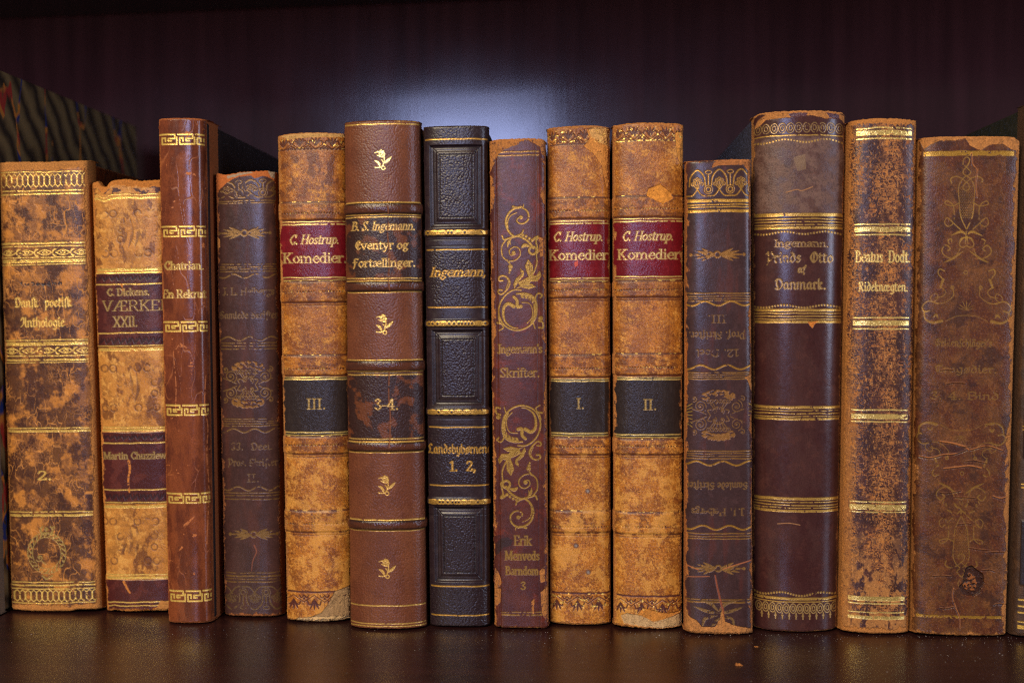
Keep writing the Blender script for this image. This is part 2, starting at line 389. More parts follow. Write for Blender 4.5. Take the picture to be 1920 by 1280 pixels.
class Book:
    STEP = 0.00017
    def __init__(s, tl, tr, bl, br, yt, yb, bulge=4.0, p=2.6, label='', depth=0.120, rc=1.2, front=None, side=5.0):
        s.tl, s.tr, s.bl, s.br, s.yt, s.yb = tl, tr, bl, br, yt, yb
        s.bulge = B = bulge / 1000.0
        P = on_shelf((bl + br) / 2, yb)
        y0 = P[1] if front is None else front
        th = np.linspace(-np.pi / 2, np.pi / 2, 1600)
        xx = np.sign(np.sin(th)) * np.abs(np.sin(th)) ** (2 / p); yy = B * (1 - np.abs(np.cos(th)) ** (2 / p))
        def fit(l, r, py):                                    # centre and half width whose outline spans l..r
            ul, ur = (on_depth(q, py, 1.0)[0] for q in (l, r))
            ye = y0 + 0.7 * B
            c, w = (ul + ur) / 2 * ye, (ur - ul) / 2 * ye
            for _ in range(12):
                u = (c + w * xx) / (y0 + yy)
                el, er = ul - u.min(), ur - u.max()
                c += (el + er) / 2 * ye; w += (er - el) / 2 * ye
            return c, w
        cb, wb = fit(bl, br, yb)
        ct, wt = fit(tl, tr, yt)
        zt = on_depth((tl + tr) / 2, yt, y0 + 0.0008)[2]
        ang = math.atan2(ct - cb, zt)
        s.H = H = zt / math.cos(ang)
        s.wb, s.wt, s.y0, s.depth = wb, wt, y0, depth
        e = bpy.data.objects.new('antique_book', None)
        COL.objects.link(e)
        e.empty_display_size = 0.01
        e.location = (cb, y0, abs(math.sin(ang)) * wb + 0.0002)
        e.rotation_euler = (0, ang, 0)
        s.root = tag(e, label, 'book', GROUP)
        s.xr = (cb - wb, cb + wb, ct - wt, ct + wt)
        s.W = W = ((tr - tl) + (br - bl)) / 2
        w = (wb + wt) / 2
        s.ppm = W / (2 * w)                                   # picture units per metre
        # cross-section: rounded back between two short straight sides
        px_, py_ = xx * w, yy
        sd = side / 1000.0
        px_ = np.concatenate([[-w], px_, [w]]); py_ = np.concatenate([[B + sd], py_, [B + sd]])
        L = np.concatenate([[0], np.cumsum(np.hypot(np.diff(px_), np.diff(py_)))])
        n = int(L[-1] / s.STEP) + 1
        l = np.linspace(0, L[-1], n)
        cx, cy = np.interp(l, L, px_), np.interp(l, L, py_)
        u = ((cb + ct) / 2 + cx) / (y0 + cy)
        fr = (l >= sd) & (l <= L[-1] - sd); ii = np.where(fr)[0]
        iL, iR = ii[np.argmin(u[ii])], ii[np.argmax(u[ii])]
        tx = (u - u[iL]) / (u[iR] - u[iL]) * W
        tx[:iL] = -(l[iL] - l[:iL]) * s.ppm; tx[iR + 1:] = W + (l[iR + 1:] - l[iR]) * s.ppm
        tx = np.maximum.accumulate(tx)
        tx = tx + np.arange(n) * 1e-7
        # vertical run: over the head cap, down the back, under the tail cap
        r = rc / 1000.0; roof = 0.003
        m = int((H + 2 * roof) / s.STEP)
        q = np.linspace(-roof - r * 0.57, H + roof + r * 0.57, m)
        z = np.empty(m); bk = np.empty(m)
        arc = r * np.pi / 2
        for i, v in enumerate(q):
            f = v if v < H / 2 else H - v                     # distance from the nearer end, front positive
            if f > r: zz, b = f, 0
            elif f > r - arc:
                t = (r - f) / r; zz, b = r - r * math.sin(t), r - r * math.cos(t)
            else: zz, b = 0, r + (r - arc - f)
            z[i] = H - zz if v < H / 2 else zz; bk[i] = b
        s.bk = bk
        s.q = q
        s.Xc = tx; s.Yc = yt + q / H * (yb - yt)
        s.X = tx[None, :]; s.Y = s.Yc[:, None]
        s.R, s.C = m, n
        s.cx, s.cy, s.z = cx / w, cy, z
        s.col = np.zeros((m, n, 3)); s.gold = np.zeros((m, n)); s.rough = np.full((m, n), 0.42)
        s.h = np.zeros((m, n)); s.bump = np.full((m, n), 0.5); s.dz = np.zeros((m, n))
        s.ids = np.zeros((m - 1, n - 1), int); s.names = ['spine']; s.plab = [None]
        s.sd = int(abs(tl * 3 + yt * 7)) % 61
    # --- picture position -> position on the unrolled spine
    def P(s, x, y):
        f = (np.asarray(y, float) - s.yt) / (s.yb - s.yt)
        l = s.tl + (s.bl - s.tl) * f; r = s.tr + (s.br - s.tr) * f
        return (np.asarray(x, float) - l) / (r - l) * s.W
    def noise(s, sx, sy=None, o=4, seed=0, gain=0.55):
        sy = sy or sx
        return fbm(s.X / sx + s.sd, s.Y / sy, o, seed + s.sd, gain)
    def cells(s, sx, sy=None, seed=0, warp=0.0):
        sy = sy or sx
        wx = s.X / sx + np.zeros_like(s.Y); wy = s.Y / sy + np.zeros_like(s.X)
        if warp:
            wx = wx + warp * perlin(wx * 1.3, wy * 1.3, seed + 5); wy = wy + warp * perlin(wx * 1.3, wy * 1.3, seed + 9)
        return worley(wx, wy, seed + s.sd)
    def mix(s, mask, c, rough=None, bump=None):
        mask = np.clip(mask, 0, 1)
        s.col += (np.asarray(c) - s.col) * mask[..., None]
        if rough is not None: s.rough += (rough - s.rough) * mask
        if bump is not None: s.bump += (bump - s.bump) * mask
        s.gold *= 1 - mask
    def fill(s, c, rough=0.42, bump=0.5):
        s.col[:] = c; s.rough[:] = rough; s.bump[:] = bump
    def band(s, y0, y1, soft=1.0, x0=None, x1=None, wob=0.0, seed=0):
        Y = s.Y + (wob * perlin(s.X / 23.0, s.Y * 0 + seed + s.sd * 1.3, seed) if wob else 0)
        m = sm(y0 - soft / 2, y0 + soft / 2, Y) * (1 - sm(y1 - soft / 2, y1 + soft / 2, Y))
        m = m * np.ones_like(s.X)
        if x0 is not None: m = m * sm(x0 - 1, x0 + 1, s.X)
        if x1 is not None: m = m * (1 - sm(x1 - 1, x1 + 1, s.X))
        return m
    def part(s, name, y0, y1, lab=None, x0=0.8, x1=None):
        x1 = s.W - 0.8 if x1 is None else x1
        s.names.append(name); s.plab.append(lab)
        yc = (s.Yc[1:] + s.Yc[:-1]) / 2; xc = (s.Xc[1:] + s.Xc[:-1]) / 2
        r = (yc > y0) & (yc < y1); c = (xc > x0) & (xc < x1)
        s.ids[np.ix_(r, c)] = len(s.names) - 1
    def gild(s, mask, c=GOLD, metal=0.6, wear=0.25, rough=0.30, emb=0.05, seed=0, wsc=7.0):
        if wear > 0:
            n = fbm(s.X / wsc + seed * 3.1, s.Y / (wsc * .8), 3, seed + 40 + s.sd)
            n2 = perlin(s.X / 60.0 + seed, s.Y / 60.0, seed + 11)
            mask = mask * sm(-0.15, 0.15, n + 0.5 * n2 + (0.74 - wear * 1.5))
        s.h -= emb * mask
        g = s.gold * (1 - mask) + metal * mask
        s.mix(mask, c, rough, 0.5)
        s.gold = g
    def tool(s, mask, c, k=1.0, emb=0.06):                    # blind tooling: pressed and darkened leather
        s.h -= emb * mask
        s.mix(mask * k, c, 0.4)
    def blank(s): return np.zeros((s.R, s.C))
    def _seg(s, M, a, b, ra, rb, nib=None):
        pad = max(ra, rb) + 2
        i0, i1 = np.searchsorted(s.Xc, [min(a[0], b[0]) - pad, max(a[0], b[0]) + pad])
        j0, j1 = np.searchsorted(s.Yc, [min(a[1], b[1]) - pad, max(a[1], b[1]) + pad])
        if i1 <= i0 or j1 <= j0: return
        X = s.Xc[None, i0:i1]; Y = s.Yc[j0:j1, None]
        if nib:
            w, t, an = nib; ca, sa = math.cos(an), math.sin(an)
            f = lambda x, y: ((x * ca - y * sa) / (w / 2), (x * sa + y * ca) / (t / 2))
            ax, ay = f(*a); bx, by = f(*b); X, Y = f(X, Y)
        else: (ax, ay), (bx, by) = a, b
        dx, dy = bx - ax, by - ay
        dd = dx * dx + dy * dy + 1e-9
        k = np.clip(((X - ax) * dx + (Y - ay) * dy) / dd, 0, 1)
        d = np.hypot(X - ax - k * dx, Y - ay - k * dy)
        if nib: m = np.clip(0.5 - (d - 1) * min(nib[0], nib[1]) / 2 * 0.9, 0, 1)
        else: m = np.clip(0.5 - (d - (ra + (rb - ra) * k)), 0, 1)
        M[j0:j1, i0:i1] = np.maximum(M[j0:j1, i0:i1], m)
    def stroke(s, M, pts, w=2.0, w1=None, smooth=True, raw=False):
        p = np.array(pts, float)
        if not raw: p[:, 0] = s.P(p[:, 0], p[:, 1])
        if smooth and len(p) > 2: p = _smooth(p)
        n = len(p) - 1
        if w1 is None: r = np.full(n + 1, w / 2)
        elif w1 == 'leaf': r = w / 2 * np.sin(np.linspace(0.15, np.pi - 0.1, n + 1)) ** 0.8
        else: r = np.linspace(w, w1, n + 1) / 2
        for i in range(n): s._seg(M, p[i], p[i + 1], r[i], r[i + 1])
    def dot(s, M, x, y, r, raw=False):
        X = x if raw else float(s.P(x, y)); s._seg(M, (X, y), (X + .01, y), r, r)
    def ring(s, M, x, y, r, w, ry=None, raw=False):
        ry = ry or r; X = x if raw else float(s.P(x, y))
        a = np.linspace(0, 2 * np.pi, 22)
        s.stroke(M, np.c_[X + r * np.cos(a), y + ry * np.sin(a)], w, smooth=False, raw=True)
    def poly(s, M, pts, soft=1.0):
        p = np.array(pts, float); p[:, 0] = s.P(p[:, 0], p[:, 1])
        i0, i1 = np.searchsorted(s.Xc, [p[:, 0].min() - 2, p[:, 0].max() + 2]); j0, j1 = np.searchsorted(s.Yc, [p[:, 1].min() - 2, p[:, 1].max() + 2])
        X = s.Xc[None, i0:i1] + np.zeros((j1 - j0, 1)); Y = s.Yc[j0:j1, None] + np.zeros((1, i1 - i0))
        ins = np.zeros(X.shape, bool)
        for k in range(len(p)):
            (xa, ya), (xb, yb) = p[k - 1], p[k]
            c = ((ya > Y) != (yb > Y)) & (X < (xb - xa) * (Y - ya) / (yb - ya + 1e-12) + xa)
            ins ^= c
        M[j0:j1, i0:i1] = np.maximum(M[j0:j1, i0:i1], ins)
    def text(s, t, font, x0, x1, base, cap, nib=(3.2, 1.3, 0), slant=0.0, rot=False, M=None):
        M = s.blank() if M is None else M
        adv = sum(glyph(c, font)[0] for c in t)
        xa, xb = float(s.P(x0, base)), float(s.P(x1, base))
        sx, sy = (xb - xa) / adv, cap / 1.5
        cx, cyb = xa, base
        def T(pt):
            x = cx + (pt[0] + slant * pt[1]) * sx; y = cyb - pt[1] * sy
            return (xa + xb - x, 2 * base - cap - y) if rot else (x, y)
        w, th, an = nib
        for c in t:
            gw, lines, dots = glyph(c, font)
            for ln in lines:
                q = [T(pt) for pt in ln]
                for i in range(len(q) - 1): s._seg(M, q[i], q[i + 1], w, w, (w, th, math.radians(an)))
            for d in dots:
                X, Y = T(d); s._seg(M, (X, Y), (X + .01, Y), w * .62, w * .62)
            cx += gw * sx
        return M
    # --- wear
    def edge(s, l=6, r=6, t=6, b=6, c=TAN, n=6.0, seed=0, rough=0.85, dark=0.25, sc=9.0):
        nz = s.noise(sc, sc * 1.6, 5, seed + 21, .7) + .7 * s.noise(34, 50, 2, seed + 23)
        d = 9e9 + np.zeros((s.R, s.C))
        for wd, di in ((l, s.X), (r, s.W - s.X), (t, s.Y - s.yt), (b, s.yb - s.Y)):
            if wd: d = np.minimum(d, (di + np.zeros((s.R, s.C))) - wd)
        m = 1 - sm(-1.2, 1.2, d + nz * n)
        f = s.noise(2.2, 2.2, 2, seed + 3)
        s.mix(m, c, rough, 1.0)
        s.col *= (1 + m * f * dark * 1.6)[..., None]
        s.h += -0.20 * m + 0.07 * f * m + 0.16 * 4 * m * (1 - m)
        s.gold *= 1 - m
        return m
    def cracks(s, sx, sy, w, c, seed=0, k=1.0, gate=None, warp=0.5):
        f1, f2 = s.cells(sx, sy, seed, warp)
        m = (1 - sm(0, w, f2 - f1))
        if gate is not None: m = m * gate
        s.mix(m * k, c, 0.7); s.h -= 0.05 * m
    def mottle(s, c, sc, t=0.0, soft=0.12, seed=0, k=1.0, stretch=1.0, o=6, rough=None, gain=0.68):
        n = s.noise(sc, sc * stretch, o, seed, gain)
        m = sm(t - soft, t + soft, n); s.mix(m * k, c, rough); return m
    def lines(s, ys, x0=2, x1=None, c=GOLD, metal=0.6, wear=0.2, seed=0, emb=0.05, rough=0.3):
        M = s.blank(); x1 = s.W - 2 if x1 is None else x1
        for k, (y, th) in enumerate(ys):
            M = np.maximum(M, s.band(y - th / 2, y + th / 2, 1.0, x0, x1, wob=0.8, seed=seed + k))
        s.gild(M, c, metal, wear, emb=emb, seed=seed, rough=rough)
    def torn(s, pts, amp=1.0, top=True):                      # pts: picture x -> how many mm the edge is worn away
        xs = [p[0] for p in pts]; vs = [p[1] for p in pts]
        v = np.interp(s.Xc, [float(s.P(x, s.yt if top else s.yb)) for x in xs], vs)
        v = v + amp * 0.45 * fbm(s.Xc / 6.0 + s.sd, s.Xc * 0 + (3 if top else 9), 4, s.sd) - amp * 0.1
        f = np.clip(s.q / (0.10 * s.H), None, 1) if top else np.clip((s.H - s.q) / (0.10 * s.H), None, 1)
        f = np.clip(1 - f, 0, 1) ** 1.5
        s.dz += (-1 if top else 1) * np.maximum(v, -0.3)[None, :] * f[:, None] / 1000.0
    # --- mesh
    def build(s, board=M_BOARD, cap_board=None):
        s.col *= (1 + 0.10 * s.noise(40, 60, 3, 77))[..., None]
        f = (s.H - s.z) / s.H
        w = s.wt + (s.wb - s.wt) * f
        x = s.cx[None, :] * w[:, None]
        y = s.cy[None, :] + s.bk[:, None]
        z = s.z[:, None] + s.dz + np.zeros_like(x)
        G = np.stack([x, y, z], -1)
        def nrm(G):
            du = np.gradient(G, axis=1); dv = np.gradient(G, axis=0)
            n = np.cross(du, dv); n /= np.linalg.norm(n, axis=-1, keepdims=True) + 1e-12
            return -n
        n0 = nrm(G)
        if n0[s.R // 2, s.C // 2, 1] > 0: n0 = -n0
        sgn = 1
        rag = 0.10 * s.noise(3.0, 3.0, 3, 31) * (sm(-2, 4, np.abs(s.X - s.W / 2) - s.W / 2 + 5) + np.zeros_like(x))
        G = G + n0 * ((s.h + rag) / 1000.0)[..., None]
        n1 = nrm(G)
        if n1[s.R // 2, s.C // 2, 1] > 0: n1 = -n1
        V = G.reshape(-1, 3); NN = n1.reshape(-1, 3)
        colr = np.concatenate([np.clip(s.col, 0.0015, 0.95), np.ones((s.R, s.C, 1))], -1).reshape(-1, 4)
        fin = np.stack([np.clip(s.gold, 0, 1), np.clip(s.rough, 0.08, 1), np.clip(s.bump, 0, 1), np.ones((s.R, s.C))], -1).reshape(-1, 4)
        idx = np.arange(s.R * s.C).reshape(s.R, s.C)
        Q = np.stack([idx[:-1, :-1], idx[1:, :-1], idx[1:, 1:], idx[:-1, 1:]], -1)
        for k, nm in enumerate(s.names):
            fq = Q[s.ids == k]
            if not len(fq): continue
            used, inv = np.unique(fq.ravel(), return_inverse=True)
            me = bpy.data.meshes.new(nm)
            me.vertices.add(len(used)); me.vertices.foreach_set('co', V[used].astype(np.float32).ravel())
            me.loops.add(len(inv)); me.loops.foreach_set('vertex_index', inv.astype(np.int32))
            me.polygons.add(len(fq)); me.polygons.foreach_set('loop_start', np.arange(0, len(inv), 4, dtype=np.int32))
            me.polygons.foreach_set('use_smooth', np.ones(len(fq), bool))
            me.update(calc_edges=True)
            at = me.attributes.new('leather_colour', 'FLOAT_COLOR', 'POINT'); at.data.foreach_set('color', colr[used].astype(np.float32).ravel())
            at = me.attributes.new('leather_finish', 'FLOAT_COLOR', 'POINT'); at.data.foreach_set('color', fin[used].astype(np.float32).ravel())
            me.normals_split_custom_set_from_vertices(NN[used].astype(np.float32))
            o = link(nm, me, M_LEATHER, s.root)
            if s.plab[k]: o['label'] = s.plab[k]
        # two boards and the block of leaves
        B = s.bulge; th = 0.0024
        def slab(name, side, mat):
            me = bpy.data.meshes.new(name); vs = []
            for zz in (0.0006, s.H - 0.0012):
                ww = s.wb + (s.wt - s.wb) * zz / s.H - 0.0003
                for yy in (B + 0.0012, B + s.depth):
                    for xx in (ww, ww - th): vs.append((side * xx, yy, zz))
            me.from_pydata(vs, [], [(0, 2, 3, 1), (4, 5, 7, 6), (0, 1, 5, 4), (2, 6, 7, 3), (0, 4, 6, 2), (1, 3, 7, 5)])
            o = link(name, me, mat, s.root); bv = o.modifiers.new('bevel', 'BEVEL'); bv.width = 0.0007; bv.segments = 2
            me.update(); return o
        slab('cover_board', -1, board); slab('cover_board', 1, board)
        me = bpy.data.meshes.new('text_block'); vs = []
        for zz in (0.0022, s.H - 0.0040):
            ww = s.wb + (s.wt - s.wb) * zz / s.H - 0.0003 - th - 0.0002
            for yy in (B + 0.0006, B + s.depth - 0.004):
                for xx in (-ww, ww): vs.append((xx, yy, zz))
        me.from_pydata(vs, [], [(0, 2, 3, 1), (4, 5, 7, 6), (0, 1, 5, 4), (2, 6, 7, 3), (0, 4, 6, 2), (1, 3, 7, 5)])
        link('text_block', me, M_PAPER, s.root)
        return s.root
# ------------------------------------------------------------------ tooling patterns
def wavy(b, y, amp=4.5, period=42, w=2.2, ph=0.0):
    M = b.blank(); x = np.linspace(3, b.W - 3, 60)
    b.stroke(M, np.c_[x, y + amp * np.sin(x / period * 2 * np.pi + ph)], w, smooth=False, raw=True)
    return M
def dotted_wave(b, y, amp=3, period=80, r=1.9, step=5.4):
    M = b.blank(); x = np.arange(4, b.W - 4, step)
    for q in x: b.dot(M, q, y + amp * math.sin(q / period * 2 * math.pi), r, raw=True)
    return M
def dot_row(b, y, r=1.5, step=5.5, x0=6, x1=None):
    M = b.blank()
    for q in np.arange(x0, (x1 or b.W) - 6, step): b.dot(M, q, y, r, raw=True)
    return M
def meander(b, y0, y1, x0=3, n=3.2):
    M = b.blank(); h = y1 - y0; W = b.W - 8; u = W / n; t = 2.9
    for k in range(int(n) + 1):
        a = x0 + k * u
        for pts in ([(a, 0), (a + .82 * u, 0), (a + .82 * u, .42), (a + .45 * u, .42), (a + .45 * u, .66), (a + .62 * u, .66)],
                    [(a + .1 * u, 1), (a + .93 * u, 1), (a + .93 * u, .3)],
                    [(a + .1 * u, 1), (a + .1 * u, .36), (a + .28 * u, .36), (a + .28 * u, .7)]):
            q = [(p[0], y0 + p[1] * h) for p in pts]
            if len(q) > 1: b.stroke(M, q, t, smooth=False, raw=True)
    return M * (b.X < b.W - 5)
def chain(b, y, h=9, seed=0):
    M = b.band(y - h * .36, y + h * .36, 1.0, 4, b.W - 5); rs = random.Random(seed)
    x = 8.0; H = b.blank()
    while x < b.W - 8:
        L = rs.choice((6, 9, 15))
        if L < 15:
            b.ring(M, x, y, 3.6, 2.2, raw=True); b.dot(H, x, y, 2.1, raw=True)
        else:
            b.stroke(M, [(x - 3, y - 2.4), (x + 5, y - 3.4), (x + 12, y - 1.6)], 3.0, raw=True)
            b.stroke(M, [(x - 3, y + 2.4), (x + 5, y + 3.4), (x + 12, y + 1.6)], 3.0, raw=True)
            b.stroke(H, [(x + 1, y), (x + 8, y)], 0.9, raw=True)
        x += L
    return M * (1 - H)
def flower(b, x, y, s=1.0):
    M = b.blank()
    Z = lambda u, v: (x + (u - 820) / 21.3 * s, y + (v - 640) / 21.3 * s)
    for u, v, r in ((750, 310, 62), (820, 340, 62), (850, 430, 66), (800, 510, 62), (720, 470, 62), (690, 390, 58), (760, 410, 80)):
        b.dot(M, *Z(u, v), r / 21.3 * s)
    b.stroke(M, [Z(690, 340), Z(600, 340), Z(490, 375)], 3.4 * s, 1.0); b.stroke(M, [Z(720, 520), Z(660, 500), Z(580, 465)], 3.4 * s, 1.0)
    b.stroke(M, [Z(875, 500), Z(875, 720), Z(835, 820), Z(780, 920), Z(640, 960), Z(500, 945)], 2.2 * s)
    b.stroke(M, [Z(850, 790), Z(960, 730), Z(1060, 640), Z(1160, 530)], 5.0 * s, 'leaf')
    b.stroke(M, [Z(700, 930), Z(680, 830), Z(600, 730), Z(490, 685)], 4.8 * s, 'leaf')
    b.stroke(M, [Z(840, 760), Z(800, 680), Z(760, 650)], 1.8 * s)
    b.ring(M, *Z(835, 970), 3.3 * s, 1.9 * s)
    H = b.blank(); b.dot(H, *Z(748, 405), 1.2 * s); b.stroke(H, [Z(700, 460), Z(780, 480), Z(840, 420)], .8 * s)
    return M * (1 - H)
def sprig(b, x, y, w=52, fan=5):                              # ring with a fan of leaves to each side
    M = b.blank(); b.ring(M, x, y, 5.5, 3.2)
    for sd in (-1, 1):
        for k, a in enumerate(np.linspace(-0.62, 0.62, fan)):
            L = w * (1 - .28 * abs(a) / .62)
            b.stroke(M, [(x + sd * 6, y + 3 * a), (x + sd * L * .5, y + a * 9), (x + sd * L * math.cos(a), y + math.sin(a) * L * .55)], 4.6, 'leaf')
        b.dot(M, x + sd * w, y, 3.0)
    return M
def palmettes(b, y0, y1, per=42, x0=0, flip=False):
    M = b.blank(); h = y1 - y0
    Y = (lambda v: y1 - v * h) if not flip else (lambda v: y0 + v * h)
    for x in np.arange(x0, b.W + per, per):
        b.stroke(M, [(x - per * .5, Y(.08)), (x - per * .22, Y(.1)), (x, Y(.3))], 2.2, raw=True); b.stroke(M, [(x + per * .5, Y(.08)), (x + per * .22, Y(.1)), (x, Y(.3))], 2.2, raw=True)
        b.stroke(M, [(x - per * .36, Y(.42)), (x - per * .3, Y(.75)), (x, Y(.98)), (x + per * .3, Y(.75)), (x + per * .36, Y(.42))], 2.6, raw=True)
        for a in (-1.0, -.5, 0, .5, 1.0):
            e = (x + math.sin(a) * per * .24, Y(.3 + math.cos(a) * .36))
            b.stroke(M, [(x, Y(.3)), e], 1.5, raw=True); b.ring(M, e[0], e[1], 2.9, 1.4, raw=True)
        xm = x + per / 2
        b.ring(M, xm, Y(.3), 4.4, 2.2, raw=True); b.ring(M, xm, Y(.3), 8.0, 1.4, raw=True)
        b.stroke(M, [(xm, Y(.45)), (xm, Y(.8))], 2.4, raw=True); b.ring(M, xm, Y(.9), 6, 1.6, 3.2, raw=True)
    return M
def spiral(b, M, x, y, r, turns=2.0, w=1.6, sgn=1, a0=0.0):
    t = np.linspace(0.12, 1, 26); a = a0 + sgn * t * turns * 2 * np.pi
    b.stroke(M, np.c_[x + r * t * np.cos(a), y + r * t * np.sin(a)], w)
    b.dot(M, x, y, w * 1.1)
def rosette(b, x, y, rx=50, ry=48):
    M = b.blank(); F = b.blank()
    for sv in (-1, 1):
        for k in range(7):
            a = (k - 3) / 3 * .95
            b.dot(F, x + math.sin(a) * rx * .62, y + sv * (ry * .58 + math.cos(a) * ry * .30), 7.0)
        for k in range(6):
            a = (k - 2.5) / 2.5 * .8
            p0 = (x + math.sin(a) * rx * .22, y + sv * ry * .26); p1 = (x + math.sin(a) * rx * .52, y + sv * ry * .56)
            b.stroke(M, [p0, p1], 1.5); b.ring(M, p1[0], p1[1], 3.4, 1.3)
        b.stroke(M, [(x - 11, y + sv * 9), (x - 7, y + sv * 14), (x, y + sv * 16), (x + 7, y + sv * 14), (x + 11, y + sv * 9)], 1.8)
        for sh in (-1, 1):
            spiral(b, M, x + sh * rx * .68, y + sv * ry * .36, 12, 2.2, 1.5, sh * sv)
            spiral(b, M, x + sh * rx * .90, y + sv * ry * .66, 5.5, 1.3, 1.5, -sh)
            spiral(b, M, x + sh * 7, y + sv * 8, 4.5, 1.2, 1.4, sh)
            b.stroke(M, [(x + sh * rx * .45, y + sv * 2), (x + sh * rx * .62, y + sv * 6), (x + sh * rx * .98, y + sv * 12)], 1.5)
            b.stroke(M, [(x + sh * rx * .30, y), (x + sh * rx * .40, y + sv * 9), (x + sh * rx * .28, y + sv * 11)], 1.8)
    return M, F
def acanthus(b, T):
    """Rococo scroll, drawn through the mapping T(u, v)."""
    M = b.blank(); D = b.blank()
    k = T(100, 0)[0] - T(0, 0)[0]; k = abs(k) / 100.0
    def st(p, w, w1=None): b.stroke(M, [T(*q) for q in p], w * k, (w1 * k if isinstance(w1, (int, float)) else w1))
    def pg(p): b.poly(M, [T(*q) for q in p])
    def dt(u, v, r): b.dot(M, *T(u, v), r * k)
    st([(325, 185), (298, 195), (292, 220), (320, 242), (362, 238), (398, 200), (392, 140), (350, 102), (290, 97), (225, 135), (190, 205), (197, 275), (228, 328), (268, 362)], 11, 20)
    st([(290, 142), (230, 172), (205, 225), (206, 280)], 6, 14); dt(328, 185, 17)
    st([(255, 88), (290, 98), (330, 92)], 20); st([(340, 98), (352, 85), (353, 66)], 12, 5)
    st([(268, 362), (312, 345), (340, 328), (350, 303)], 14, 12); st([(155, 352), (172, 386), (228, 372), (300, 357), (370, 387), (412, 425), (440, 468)], 14, 22)
    st([(205, 455), (212, 410), (240, 380)], 22, 'leaf'); st([(232, 435), (225, 400), (240, 380)], 14, 'leaf')
    for u, v in ((345, 346), (375, 358), (405, 378), (432, 395)): dt(u, v, 13)
    b.ring(M, *T(438, 490), 34 * k, 20 * k); st([(335, 462), (365, 440), (410, 452)], 32, 'leaf')
    st([(430, 400), (470, 368), (490, 368), (468, 400), (478, 450), (488, 500), (465, 522)], 22, 10)
    st([(190, 388), (152, 448), (156, 530), (200, 578), (268, 580), (320, 532), (312, 472), (264, 455), (222, 488), (232, 528), (272, 522), (265, 505)], 12, 9); dt(261, 510, 19)
    dt(232, 635, 20); dt(228, 665, 14); dt(222, 690, 9); st([(200, 575), (225, 605)], 14)
    st([(472, 525), (476, 600), (460, 660), (432, 712)], 12, 15)
    pg([(395, 568), (436, 622), (438, 700), (405, 745), (382, 685), (366, 630)]); pg([(425, 715), (470, 720), (503, 675), (518, 720), (482, 772), (405, 775)])
    pg([(322, 652), (358, 682), (352, 724), (312, 765), (268, 835), (258, 800), (280, 748), (330, 705)]); pg([(275, 838), (360, 792), (430, 795), (468, 822), (400, 842), (330, 825)])
    pg([(300, 780), (390, 735), (440, 735), (400, 802), (320, 815)])
    st([(160, 762), (132, 762), (124, 738), (152, 718), (200, 732), (226, 782), (200, 842), (152, 886), (118, 872), (124, 848), (155, 850)], 15, 13); st([(185, 722), (212, 770), (190, 838)], 7)
    st([(330, 850), (260, 850), (192, 890), (142, 960), (122, 1050), (152, 1140), (212, 1198), (300, 1220), (390, 1190), (450, 1130), (474, 1050), (470, 965), (432, 905), (362, 882), (290, 885)], 13, 15)
    st([(262, 1000), (212, 975), (172, 1008), (166, 1080), (190, 1148), (250, 1192), (300, 1200)], 34, 8); st([(330, 1000), (296, 1002), (292, 945), (262, 912)], 30, 26)
    st([(345, 902), (400, 915), (445, 955), (460, 1020), (455, 1090), (425, 1150)], 44, 20)
    for p in ([(322, 905), (330, 945)], [(358, 905), (362, 945)], [(392, 915), (395, 950)], [(425, 930), (422, 960)], [(445, 965), (440, 985)]): b.stroke(D, [T(*q) for q in p], 11 * k)
    st([(335, 965), (400, 972), (432, 1020), (432, 1100), (385, 1155)], 8)
    st([(470, 970), (462, 920), (490, 882), (525, 900), (508, 922)], 13); st([(438, 1140), (458, 1205)], 14, 8); st([(492, 1135), (530, 1150), (532, 1198), (495, 1195)], 13, 16); dt(512, 1112, 20)
    st([(110, 1150), (150, 1160), (166, 1195), (128, 1220)], 17, 10); st([(120, 1090), (135, 1150)], 12)
    for p in ([(400, 590), (410, 690)], [(420, 640), (420, 700)], [(440, 745), (500, 722)], [(310, 740), (345, 690)], [(340, 815), (430, 812)], [(335, 790), (350, 765)], [(355, 790), (370, 760)], [(210, 1000), (200, 1090), (230, 1150)]): b.stroke(D, [T(*q) for q in p], 5 * k)
    return M * (1 - 0.85 * D)
